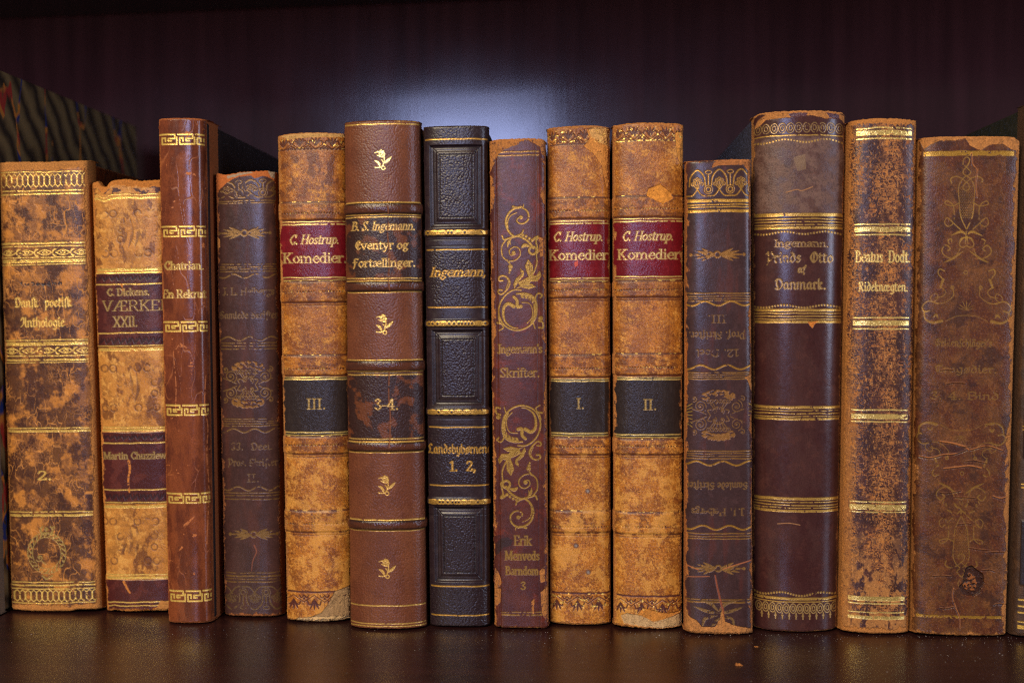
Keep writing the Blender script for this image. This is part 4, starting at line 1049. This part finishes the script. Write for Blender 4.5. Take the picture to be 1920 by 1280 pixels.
def pebble(b, sc, amp, seed=0, mask=1.0, sy=None):
    f1, f2 = b.cells(sc, sy or sc, seed, .25); b.h += amp * (0.75 - 1.5 * f1 ** 1.3) * mask * (0.8 + .5 * b.noise(30, 30, 2, 8)); return f2 - f1
def book_tales():
    b = Book(645, 788, 657, 801, 226, 1182, 6.5, 2.25, 'brown pebble-grained book with four small gilt flowers and dark raised bands', depth=0.118)
    b.fill(S(116, 64, 40), .34, .2); b.mottle(S(100, 52, 34), 70, 0, .3, 1, .9, 1.6)
    e = pebble(b, 3.8, .075, 1); b.mix((1 - sm(.0, .25, e)) * .45, S(74, 38, 26))
    def dark(y0, y1):
        m = b.band(y0, y1, 1.2); b.mix(m, S(52, 30, 26), .34, .5); b.mix(m * sm(.08, .3, b.noise(34, 34, 5, 7)) * .9, S(104, 54, 30)); b.h += .10 * m
    dark(402, 525); dark(697, 825)
    for y0, y1 in ((380, 402), (526, 546), (674, 696), (827, 846), (975, 994)):
        t = np.clip((b.Y - y0) / (y1 - y0), 0, 1); m = b.band(y0, y1, 1) * 1.0
        b.h += .65 * np.sqrt(np.clip(1 - (2 * t - 1) ** 2, 0, 1)) * m
        c = b.band(y0 + 4, y1 - 4, 4); b.mix(m, S(44, 26, 22), .24, .3); b.mix(c * .75, S(92, 48, 30), .24)
        b.mix(b.band(y0, y1, 2) * sm(.1, .4, b.noise(22, 14, 3, 31)) * .5, S(60, 34, 26))
    b.lines([(228.5, 2.0), (234, 2.4), (379.5, 2.6), (402, 1.8), (406.5, 2.0), (520.5, 2.0), (525.5, 2.2), (546.5, 2.2), (673.5, 2), (695, 2), (701, 2.2), (821, 2), (827, 2.6), (846.5, 2.6), (974, 2.6), (994, 2.4), (1136, 2.2), (1170, 1.8), (1175, 2)], 2, c=S(216, 168, 88), wear=.06)
    for x, y, c in ((718, 300, S(255, 232, 150)), (721, 606, S(238, 190, 100)), (725, 908, S(226, 172, 88)), (726, 1065, S(226, 172, 88))): b.gild(flower(b, x, y, 1.0), c, .6, wear=.0)  # topmost flower painted brighter: the window's reflection put into its gilt colour
    gc = S(226, 178, 100); nb = (2.8, 1.5, 30)
    b.gild(b.text('B. S. Ingemann.', 'rom', 659, 778, 431, 16, (2.4, 1.1, 20), .25), gc, wear=.04, wsc=4); b.gild(b.text('Eventyr og', 'unc', 666, 766, 466, 15, nb), gc, wear=.04, wsc=4); b.gild(b.text('Fort\u00e6llinger.', 'unc', 662, 779, 499, 15, nb), gc, wear=.04, wsc=4)
    b.gild(b.text('3-4.', 'rom', 702, 748, 766, 20, (2.8, 1.3, 0)), gc, wear=.04, wsc=4)
    M = b.blank(); b.stroke(M, [(727, 380), (729, 410), (727, 440), (731, 480), (729, 520), (731, 546)], 2.4); b.stroke(M, [(730, 697), (729, 740), (732, 780), (730, 845)], 2.4)
    M = M * sm(-.5, -.1, b.noise(9, 9, 2, 3)); b.mix(M * .85, S(120, 64, 40), .7); b.h -= .12 * M
    b.edge(2, 2, 3, 3, S(96, 50, 30), 2.0, 1, .5)
    b.part('title_label', 402, 525); b.part('volume_label', 697, 826)
    for a in ((380, 402), (526, 546), (674, 696), (827, 846), (975, 994)): b.part('raised_band', *a)
    b.build(M_BOARD_TAN); return b

def book_village():
    b = Book(793, 916, 806, 920, 236, 1177, 5, 3.0, 'black grained leather book with sunken framed panels and gilt chain bands', depth=0.118)
    blk = S(42, 29, 33); b.fill(blk, .28, .25)
    pn = np.zeros((b.R, b.C))
    for y0, y1 in ((274, 424), (618, 757), (950, 1090)):
        X0, X1 = 12, b.W - 12
        fr = b.band(y0, y1, 3, X0, X1); inn = b.band(y0 + 14, y1 - 14, 3, X0 + 14, X1 - 15); pn = np.maximum(pn, inn)
        b.h -= .75 * fr; b.h += .35 * b.band(y0 + 11, y1 - 11, 6, X0 + 11, X1 - 11)
        M = b.blank()
        for d in (4, 17):
            a0, a1, c0, c1 = X0 + d, X1 - d, y0 + d, y1 - d
            b.stroke(M, [(a0, c0), (a1, c0), (a1, c1), (a0, c1), (a0, c0)], 2.0, smooth=False, raw=True)
        for (xa, ya, xb, yb) in ((X0, y0, X0 + 14, y0 + 14), (X1, y0, X1 - 14, y0 + 14), (X0, y1, X0 + 14, y1 - 14), (X1, y1, X1 - 14, y1 - 14)): b.stroke(M, [(xa, ya), (xb, yb)], 1.6, raw=True)
        b.tool(M, S(22, 15, 17), .9, .12)
    tx = np.maximum(pn, np.maximum(np.maximum(b.band(470, 572, 4), b.band(803, 905, 4)), np.maximum(b.band(1102, 1190, 4), b.band(200, 270, 4) * .6)))
    e = pebble(b, 4.2, .11, 1, tx, 3.5); b.mix((1 - sm(0, .3, e)) * tx * .5, S(24, 17, 19)); b.mix(tx * sm(.3, .7, e) * .35, S(62, 48, 48), .24)
    b.mix((1 - tx) * sm(-.1, .4, b.noise(20, 20, 4, 4)) * .4, S(58, 44, 44), .34)
    gc = S(206, 150, 66)
    for k, y in enumerate((435.5, 605, 770.5, 939.5)):
        b.h += .55 * b.band(y - 6, y + 6, 6); b.gild(chain(b, y, 10, k + 3), S(214, 160, 76), .75, wear=.08, wsc=5)
        b.tool(b.band(y + 12, y + 14, 1.5), S(24, 17, 18), .7); b.tool(b.band(y + 24, y + 26, 1.5), S(24, 17, 18), .5)
    b.lines([(262, 2.4), (467, 2.2), (574.5, 2.2), (799, 2.2), (908.5, 2.2), (1099, 2.4), (1154, 2.2)], 4, c=gc, wear=.06)
    b.gild(b.text('Ingemann,', 'rom', 806, 911, 517, 17, (2.9, 1.2, 10), .28), gc, wear=.1, wsc=4); b.gild(b.text('Landsbyb\u00f8rnene', 'fra', 803, 921, 848, 17, (2.4, 1.1, 38)), gc, wear=.08, wsc=4); b.gild(b.text('1.  2,', 'rom', 843, 893, 881, 18, (3.4, 1.8, 0)), gc, wear=.08, wsc=4)
    b.edge(2, 2, 3, 3, S(54, 38, 34), 2.0, 1, .5)
    b.part('title_panel', 470, 572); b.part('volume_panel', 803, 905)
    for y in (435.5, 605, 770.5, 939.5): b.part('raised_band', y - 7, y + 7)
    b.build(M_BOARD); return b

def book_scroll():
    b = Book(917, 1023, 927, 1029, 260, 1180, 3.5, 4.0, 'slim red-brown book with large faded gold rococo scrolls and worn orange edges', depth=0.110)
    b.fill(S(88, 42, 32), .32, .3); b.mottle(S(70, 32, 30), 50, 0, .3, 1, .9, 1.6); b.mottle(S(110, 44, 30), 40, .3, .15, 2, .7)
    b.h -= .25 * (b.band(-1e4, 1e4, 1, 86, 89) + b.band(-1e4, 1e4, 1, 10, 13))
    f = S(168, 124, 54)
    k = 130 / 640.0
    M = acanthus(b, lambda u, v: (910 + u * k, 370 + v * k)); M = np.maximum(M, acanthus(b, lambda u, v: (910 + (632 - u) * k, 740 + (1310 - v) * k)))
    b.gild(M, f, .55, wear=.07, rough=.36, wsc=4)
    b.lines([(286, 2.4), (292.5, 2.2), (1148, 2.0), (1153, 3.2)], 14, b.W - 12, c=S(150, 106, 50), metal=.5, wear=.3)
    t = S(158, 116, 54); nb = (2.7, 1.2, 5)
    for tx, x0, x1, y, cp, fo in (("Jngemann's", 932, 1017, 660, 16, 'rom'), ('Skrifter.', 938, 1012, 705, 17, 'rom'), ('Erik', 964, 997, 1021, 18, 'rom'), ('Menveds', 947, 1012, 1049, 17, 'rom'), ('Barndom', 948, 1010, 1077, 16, 'rom'), ('3', 976, 986, 1105, 15, 'rom')):
        b.gild(b.text(tx, fo, x0, x1, y, cp, nb if fo == 'rom' else (3.0, 1.5, 25)), t, .5, wear=.12, rough=.36, wsc=4)
    M = b.blank(); b.poly(M, [(930, 1018), (940, 1008), (952, 1006), (962, 1012), (958, 1022), (944, 1026), (936, 1036), (930, 1042)]); b.mix(M * .8, S(48, 32, 30))
    b.edge(4, 3, 7, 3, S(168, 102, 50), 8, 2, sc=12)
    M = b.blank()
    for pts in ([(985, 262), (1023, 262), (1023, 292), (1016, 290), (1012, 276), (1000, 270)], [(917, 262), (978, 258), (972, 272), (958, 276), (944, 282), (934, 290), (926, 308), (918, 318)], [(1012, 1070), (1022, 1060), (1022, 1090), (1013, 1092)], [(1014, 1110), (1026, 1100), (1027, 1170), (1016, 1150)], [(928, 1065), (934, 1072), (940, 1090), (938, 1130), (928, 1140)], [(996, 1128), (1002, 1122), (1001, 1150), (997, 1150)], [(1010, 444), (1018, 446), (1019, 480), (1012, 482)]): b.poly(M, pts)
    M = M * sm(-.3, -.05, b.noise(9, 12, 6, 44, .78)); b.mix(M, S(168, 104, 52), .9, 1); b.h -= .2 * M; b.col *= (1 + .5 * M * b.noise(6, 8, 4, 46, .75))[..., None]
    b.mix(sm(.55, .7, b.noise(20, 20, 4, 48)) * b.band(258, 285, 4), S(90, 50, 34))
    b.torn([(917, .8), (930, .2), (990, 0), (1015, .2), (1023, 1.0)], .5); b.torn([(927, .6), (940, .1), (1020, 0), (1029, .6)], .4, False)
    b.build(M_BOARD); return b

def book_plum_upside():
    b = Book(1285, 1408, 1283, 1412, 300, 1192, 4, 3.2, 'dark plum book standing upside down with inverted lettering and torn orange foot', depth=0.108)
    plum_base(b, 0, S(66, 44, 44)); b.mix(sm(.15, .5, b.noise(24, 120, 3, 14)) * .4, S(92, 46, 40))
    f = S(176, 122, 48)
    def g(M, w=.2, c=f, me=.6): b.gild(M, c, me, wear=w, rough=.34)
    g(palmettes(b, 318, 372, 42, 23), .12); b.lines([(377, 5.5), (384, 2), (388.5, 2), (396, 5)], 2, c=S(204, 146, 60), wear=.12)
    g(sprig(b, 1345, 477, 50), .15, S(150, 100, 46), .5)
    b.lines([(549, 2.2), (554, 1.6), (558.5, 1.6), (563, 2), (697, 2), (701, 1.5), (705, 1.5), (709, 2), (844, 2), (848.5, 1.5), (853, 1.5), (858, 2.2), (999, 2), (1004, 1.6), (1009, 2), (1124, 2), (1129, 3)], 3, c=S(150, 104, 52), metal=.55, wear=.2)
    for y, ph in ((568, 0), (687, 1), (867, 2), (988, .5)): g(wavy(b, y, 4, 50, 3.0, ph), .15)
    M, F = rosette(b, 1347, 777, 50, 47); g(M, .25, S(132, 92, 52), .45); g(F, .45, S(150, 100, 50), .45)
    M = b.blank()
    for sg, xs in ((1, 1300), (-1, 1402)):
        for v in np.linspace(-22, 22, 7): b.stroke(M, [(xs - sg * 16, 777 + v * .6), (xs - sg * 2, 777 + v)], 4, 'leaf')
    g(M, .3, S(214, 170, 70), .7)
    t = S(132, 94, 52); nb = (2.6, 1.1, -38)
    for tx, x0, x1, y, cp, fo in (('III.', 1326, 1362, 604, 14, 'rom'), ('Prof. Skrifter.', 1291, 1398, 634, 13, 'fra'), ('12. Deel', 1305, 1386, 667, 13, 'fra'), ('Samlede Skrifter', 1287, 1402, 916, 13, 'fra'), ('J. L. Heibergs', 1296, 1396, 965, 13, 'rom')):
        b.gild(b.text(tx, fo, x0, x1, y, cp, (2.2, 1.1, 38 if fo == 'fra' else 0), rot=True), t, .45, wear=.14, rough=.38, wsc=9)
    g(sprig(b, 1347, 1065, 48), .2, S(150, 106, 56), .5)
    M = b.blank()
    for sg in (-1, 1):
        for p in ([(0, 0), (14, -14), (34, -20)], [(0, 4), (22, 0), (46, -8)], [(0, 8), (24, 14), (30, 30)], [(-2, 12), (10, 26), (8, 38)]): b.stroke(M, [(1347 + sg * u, 1146 + v) for u, v in p], 6, 'leaf')
    g(M, .3, S(136, 100, 58), .45)
    M = b.blank(); b.stroke(M, [(1341, 1078), (1345, 1100), (1352, 1130), (1356, 1150), (1354, 1192)], 3, 5); b.mix(M, S(130, 66, 46), .8); b.h -= .2 * M
    M = b.blank(); b.stroke(M, [(1287, 1060), (1310, 1068)], 2); b.stroke(M, [(1356, 1066), (1380, 1058), (1410, 1050)], 2); b.stroke(M, [(1290, 1082), (1330, 1080)], 1.4); b.mix(M * .8, S(176, 98, 56), .8)
    b.edge(4, 3, 2, 6, S(166, 98, 48), 6, 3, sc=11)
    patch(b, [(1334, 316), (1338, 306), (1352, 302), (1378, 300), (1408, 296), (1410, 350), (1402, 345), (1402, 322), (1394, 312), (1366, 312), (1346, 312)], S(164, 98, 52))
    patch(b, [(1283, 1140), (1291, 1158), (1306, 1164), (1316, 1176), (1340, 1176), (1350, 1160), (1354, 1140), (1360, 1165), (1376, 1172), (1410, 1180), (1414, 1196), (1283, 1196)], S(172, 110, 58))
    patch(b, [(1396, 706), (1402, 712), (1410, 736), (1410, 700)], S(172, 110, 58)); patch(b, [(1283, 640), (1288, 640), (1287, 760), (1283, 780)], S(176, 96, 40))
    b.torn([(1285, .2), (1330, .3), (1345, 0), (1408, -.2)], .3); b.torn([(1283, .8), (1300, .2), (1360, 0), (1412, .2)], .5, False)
    b.part('volume_panel', 572, 684); b.part('title_panel', 871, 984); b.build(M_BOARD); return b

def book_prince():
    b = Book(1412, 1585, 1411, 1569, 208, 1187, 8, 2.15, 'thick tall maroon book with rounded spine, gilt fillets and dusty brown top panel', depth=0.125)
    b.fill(S(68, 40, 38), .22, .12); b.mottle(S(60, 30, 30), 60, 0, .3, 1, .9, 2.0); b.mottle(S(84, 48, 42), 30, .25, .2, 2, .5)
    tp = b.band(258, 400, 14); b.mix(tp * (.45 + .5 * sm(-.3, .3, b.noise(22, 26, 5, 6))), S(108, 78, 66), .55, .9); b.mix(tp * sm(.2, .4, b.noise(6, 6, 3, 12)) * .6, S(70, 44, 36))
    M = b.blank(); b.dot(M, 1479, 307, 9); b.mix(M * .6, S(66, 40, 34)); M = b.blank(); b.poly(M, [(1488, 296), (1510, 290), (1512, 318), (1496, 322)]); b.mix(M * .5, S(136, 108, 78))
    M = b.blank(); b.stroke(M, [(1474, 361), (1494, 356), (1504, 358), (1524, 351)], 1.6); b.stroke(M, [(1458, 982), (1480, 980), (1500, 983)], 1.4); b.mix(M * .8, S(176, 120, 72), .8)
    g = S(204, 156, 78)
    b.lines([(255, 2), (402.5, 6), (410, 1.8), (415.5, 1.8), (421, 1.8), (426.5, 4.5), (580, 4.5), (586, 1.8), (591.5, 1.8), (597, 1.8), (602, 4.5), (762, 4.6), (768, 1.6), (773.5, 1.8), (779, 1.6), (784, 4), (934, 5), (940.5, 1.8), (946, 1.8), (951, 1.8), (957, 4.5), (1123, 4.5), (1129, 1.8)], 3, c=g, metal=.65, wear=.12)
    for y, a in ((265, 3), (436, 2.5), (573, 2.5), (1114, 3)): b.gild(dotted_wave(b, y, a, 76), S(188, 144, 78), .6, wear=.15)
    b.gild(ovals(b, 232, 250, 14.6), S(150, 116, 72), .5, wear=.12); b.gild(ovals(b, 1132, 1150, 13.4, 12, b.W), S(190, 150, 90), .6, wear=.12)
    M = b.blank()
    for x in np.arange(18, b.W - 10, 13.4): b.stroke(M, [(x, 1150), (x, 1161)], 2.2, raw=True); b.dot(M, x, 1155, 2.2, raw=True)
    b.gild(M, S(190, 150, 90), .6, wear=.1)
    t = S(160, 122, 74)
    b.gild(b.text('Ingemann.', 'rom', 1452, 1555, 462, 13.5, (2.8, 1.3, 0)), t, .5, wear=.25, wsc=5)
    for tx, x0, x1, y, cp in (('Prinds  Otto', 1436, 1563, 491, 19, ), ('af', 1496, 1511, 510, 13), ('Danmark.', 1453, 1550, 541, 19)): b.gild(b.text(tx, 'fra', x0, x1, y, cp, (3.2, 1.3, 38)), S(176, 136, 80), .55, wear=.18, wsc=5)
    patch(b, [(1514, 601), (1522, 602), (1536, 600), (1528, 606), (1524, 614), (1518, 608)], S(196, 112, 44))
    b.edge(2, 2, 5, 3, S(172, 110, 58), 3.6, 2); patch(b, [(1412, 236), (1420, 222), (1440, 212), (1500, 208), (1560, 210), (1588, 216), (1588, 232), (1574, 222), (1548, 224), (1520, 218), (1470, 222), (1436, 224), (1424, 234)], S(172, 110, 58))
    M = b.blank(); b.poly(M, [(1550, 212), (1574, 214), (1574, 222), (1556, 222)]); b.poly(M, [(1478, 214), (1516, 213), (1512, 220), (1484, 222)]); b.mix(M, S(84, 52, 60), .3)
    b.torn([(1412, 1.2), (1425, .3), (1470, .1), (1540, 0), (1580, .2), (1588, .9)], .6); b.torn([(1411, 0), (1500, 0), (1570, .3)], .3, False)
    b.part('title_panel', 440, 570); b.build(M_BOARD_BLUE); return b

def book_beatus():
    b = Book(1590, 1719, 1573, 1704, 224, 1191, 5, 2.9, 'brown book worn to a crackled orange network with bright gilt triple lines', depth=0.116)
    b.fill(S(60, 36, 34), .30, .5); b.mix(sm(-.1, .4, b.noise(60, 90, 3, 2)) * .5, S(88, 52, 46), .30)
    g = sm(-.42, .30, b.noise(46, 70, 5, 3) + .75 * sm(34, 0, b.X) + .14 - .85 * np.exp(-((b.X - 44) / 15.0) ** 2) - .9 * sm(b.W - 40, b.W - 16, b.X))
    b.cracks(7.0, 7.5, .30, S(190, 116, 50), 1, .95, g, .9); b.cracks(13, 15, .16, S(170, 98, 42), 2, .9, sm(-.2, .3, b.noise(40, 50, 4, 6)), .8)
    b.mix(sm(.26, .44, b.noise(24, 40, 7, 7, .8)) * .85, S(188, 114, 50), .8, 1)
    b.mix(sm(30, 8, b.X + 14 * b.noise(9, 22, 4, 9)) * sm(600, 850, b.Y) * .95, S(158, 98, 50), .85, 1)
    b.mix(sm(980, 1110, b.Y + 60 * b.noise(30, 30, 4, 19)) * sm(.0, .2, b.noise(20, 34, 4, 10) + .12) * .9, S(168, 108, 56), .85, 1)
    b.mottle(S(84, 50, 36), 7, .24, .08, 33, .8, 1.6, 5, None, .8); b.mottle(S(196, 132, 74), 6, .3, .1, 34, .6, 1.5, 4, None, .8)
    gc = S(252, 212, 124)
    b.lines([(243, 2.4), (251.5, 9), (262, 2.6), (420.5, 2.2), (430, 9), (440, 2.2), (594.5, 2.2), (604.5, 9), (615.5, 2.2), (767, 2.2), (779.5, 9), (789, 2.0), (940, 2.2), (950, 9.5), (959, 2), (1123, 8), (1132, 2.2), (1149, 2), (1159, 6)], 16, b.W - 9, c=gc, metal=.75, wear=.12, rough=.24)
    b.gild(b.text('Beatus  Dodt.', 'rom', 1604, 1707, 491, 21, (2.3, 1.2, 0)), gc, wear=.08, wsc=4); b.gild(b.text('Rideкn\u00e6gten.'.replace('\u043a', 'k'), 'fra', 1609, 1703, 545, 17, (2.0, 1.1, 30)), gc, wear=.08, wsc=4)
    b.edge(6, 4, 11, 12, S(174, 108, 52), 7, 2, sc=11)
    b.torn([(1588, .8), (1610, .2), (1650, -.4), (1690, 0), (1721, .4)], .7); b.torn([(1573, .4), (1640, 0), (1704, .3)], .4, False)
    b.part('title_panel', 444, 590); b.build(M_BOARD_TAN); return b

def book_tragedies():
    b = Book(1722, 1913, 1707, 1886, 257, 1195, 4.5, 4.6, 'thick warm brown book with faint gilt vase ornaments and a burn hole near its foot', depth=0.118)
    b.fill(S(96, 58, 34), .30, .6); b.mottle(S(84, 42, 26), 46, 0.02, .22, 1, .9, 1.2, 6); b.mottle(S(120, 72, 38), 44, .2, .1, 2, .7, 1.2, 8, None, .85); b.mottle(S(64, 32, 26), 36, .34, .1, 3, .8)
    b.mottle(S(150, 90, 44), 4, .25, .15, 5, .4); b.mottle(S(58, 34, 28), 64, .18, .14, 15, .75, 1.0, 7, None, .75); b.mottle(S(62, 32, 22), 3.4, .3, .12, 6, .5)
    k = 210 / 768.0
    gl = S(178, 130, 58)
    M = candelabrum(b, lambda u, v: (1710 + u * k, 270 + v * k)); b.gild(M * (.55 + .45 * sm(.2, .5, b.noise(60, 60, 2, 5))), gl, .5, wear=.12, rough=.36, wsc=12)
    M = candelabrum(b, lambda u, v: (1710 + (712 - u) * k, 780 + (1272 - v) * k)); b.gild(M * .75, S(150, 106, 46), .45, wear=.25, rough=.4, wsc=12)
    b.lines([(290, 9), (1158, 5)], 10, b.W - 10, c=S(186, 134, 54), metal=.6, wear=.34)
    t = S(138, 96, 44)
    for tx, x0, x1, y, cp in (("Oehlen\u017fchl\u00e4ger's", 1753, 1861, 649, 14), ('Trag\u00f8dier.', 1752, 1870, 698, 14), ('3. 4. Bind', 1743, 1874, 748, 14)): b.gild(b.text(tx, 'fra', x0, x1, y, cp, (2.2, 1.1, 38)), t, .4, wear=.22, rough=.4, wsc=6)
    def crack(p, w=1.7, c=S(164, 96, 48)):
        M = b.blank(); b.stroke(M, p, w); M = M * sm(-.8, -.3, b.noise(6, 6, 2, 4)); b.mix(M, c, .8); b.h += .05 * M
        M2 = b.blank(); b.stroke(M2, [(x, y + 2.4) for x, y in p], 1.6); b.mix(M2 * .6, S(44, 24, 20)); b.h -= .2 * M2
    crack([(1723, 856), (1745, 858), (1768, 852), (1790, 850), (1812, 842)]); crack([(1760, 827), (1785, 830), (1808, 836), (1816, 842)], 3); crack([(1770, 878), (1800, 874), (1820, 872), (1840, 876)], 2.6); crack([(1820, 842), (1850, 834), (1880, 842)], 1.6); crack([(1862, 928), (1876, 932), (1886, 930)], 2)
    crack([(1822, 290), (1824, 310), (1832, 322), (1830, 345), (1832, 370)], 2.4); crack([(1788, 1104), (1786, 1120), (1792, 1140), (1799, 1158), (1800, 1180)], 2.2)
    for k in range(13):
        rr = random.Random(k); x = rr.uniform(1730, 1870); y = rr.uniform(640, 1160); crack([(x, y), (x + rr.uniform(8, 22), y + rr.uniform(-3, 3)), (x + rr.uniform(24, 46), y + rr.uniform(-5, 5))], rr.uniform(.7, 1.2), S(140, 84, 46))
    M = b.blank(); b.poly(M, [(1768, 832), (1800, 836), (1813, 843), (1800, 850), (1780, 846)]); b.mix(M * .7, S(54, 30, 32))
    cx, cy = 1823, 1089; M = b.blank(); b.poly(M, [(1812, 1064), (1822, 1060), (1832, 1068), (1844, 1076), (1846, 1092), (1838, 1110), (1826, 1118), (1808, 1116), (1798, 1100), (1806, 1092), (1808, 1076)]); M = M * sm(-.7, -.3, b.noise(5, 5, 3, 71)); b.mix(M * .85, S(48, 28, 24)); b.h -= .8 * M
    M = b.blank(); b.poly(M, [(1818, 1074), (1828, 1080), (1834, 1094), (1828, 1110), (1812, 1106), (1804, 1100), (1812, 1092)]); M = M * sm(-.15, .1, b.noise(6, 6, 4, 72)); b.mix(M * .85, S(150, 82, 38), .9); b.h += .45 * M
    b.edge(3, 7, 6, 6, S(166, 104, 52), 8, 2, sc=11); patch(b, [(1722, 258), (1912, 252), (1912, 285), (1896, 282), (1880, 272), (1856, 274), (1840, 284), (1832, 282), (1820, 276), (1810, 262), (1790, 266), (1762, 266), (1746, 272), (1732, 280)], S(172, 110, 58))
    b.torn([(1722, .6), (1760, .2), (1800, .1), (1880, 0), (1905, .2), (1913, 1.4)], .4); b.torn([(1707, .3), (1800, 0), (1886, .4)], .4, False)
    b.part('title_panel', 618, 760); b.build(M_BOARD); return b

def book_right():                                             # mostly outside the right edge of the picture
    b = Book(1918, 2070, 1891, 2040, 196, 1199, 5, 3.6, 'dark brown book cut off at the far right edge with green-black cover', depth=0.122)
    b.fill(S(60, 38, 26), .5, .8); b.mottle(S(84, 54, 32), 12, .1, .2, 1, .8, 3)
    for y0, y1 in ((380, 452), (532, 620), (700, 860), (978, 1100)): b.mix(b.band(y0, y1, 5, 18, b.W - 18), S(38, 28, 30), .28, .4); b.h += .2 * b.band(y0, y1, 5, 18, b.W - 18)
    b.lines([(455, 2), (530, 2), (800, 2), (806, 2), (909, 2), (915, 2.6), (1128, 3), (1140, 3), (1152, 3), (1170, 2.4), (1180, 7)], 16, c=S(210, 160, 70), wear=.15); b.edge(6, 6, 8, 8, S(76, 48, 30), 5, 1)
    b.build(M_BOARD_GREEN); return b

for f in (book_marbled, book_anthology, book_dickens, book_recruit, book_heiberg, book_three, book_tales, book_village, book_scroll, book_one, book_two, book_plum_upside, book_prince, book_beatus, book_tragedies, book_right):
    books.append(f())
if DEBUG:
    for a, c in zip(books, books[1:]):
        print('GAP', a.root['label'][:30], '|', 'bottom %.2f top %.2f mm' % ((c.xr[0] - a.xr[1]) * 1000, (c.xr[2] - a.xr[3] ) * 1000), 'y0 %.4f H %.4f W %.4f' % (a.y0, a.H, a.wb * 2))

# ------------------------------------------------------------------ dust and scraps on the shelf
M_DUST = board_material('leather_dust', tuple(S(120, 104, 96)), tuple(S(190, 180, 172)), .9, 3000.0)
rs = random.Random(11)
def chip(vs, fs, x, y, r, z0=0.0):
    n = rs.choice((4, 5, 6)); i0 = len(vs); a0 = rs.uniform(0, 6.3); h = r * rs.uniform(.35, .9); k = rs.uniform(.5, 1.6)
    for i in range(n):
        a = a0 + 6.283 * i / n; q = r * rs.uniform(.6, 1.2); vs.append((x + q * k * math.cos(a), y + q * math.sin(a) / k, z0 + 0.00003))
    for i in range(n): vs.append((x + .55 * (vs[i0 + i][0] - x), y + .55 * (vs[i0 + i][1] - y), z0 + h))
    for i in range(n): fs.append((i0 + i, i0 + (i + 1) % n, i0 + n + (i + 1) % n, i0 + n + i))
    fs.append(tuple(i0 + n + i for i in range(n)))
vs, fs = [], []
for i in range(1900):
    px = rs.uniform(0, 1920); d = rs.expovariate(1 / 20.0)
    right = .25 + .75 * px / 1920
    if rs.random() > right: continue
    py = 1168 + 25 * px / 1920 + d
    if py > 1278: py = rs.uniform(1190, 1278)
    p = on_shelf(px, py); chip(vs, fs, p[0], p[1], rs.choice((6, 7, 8, 8, 9, 11, 15)) * 1e-5 * rs.uniform(.7, 1.2))
me = bpy.data.meshes.new('leather_dust'); me.from_pydata(vs, [], fs); tag(link('leather_dust', me, M_DUST), kind='stuff')
for px, py, r, lab in ((1386, 1246, 7.5e-4, 'orange leather crumb on the dark shelf, larger and nearer one'), (1418, 1212, 4.2e-4, 'small orange leather scrap on the shelf near the foot of the maroon book')):
    vs, fs = [], []; p = on_shelf(px, py)
    for k in range(5): chip(vs, fs, p[0] + (k - 2) * r * .55, p[1] + rs.uniform(-.4, .4) * r - (k - 2) * r * .2, r * rs.uniform(.6, 1.0))
    me = bpy.data.meshes.new('leather_crumb'); me.from_pydata(vs, [], fs); tag(link('leather_crumb', me, M_FLAP), lab, 'leather crumb', 'leather crumbs on the shelf')
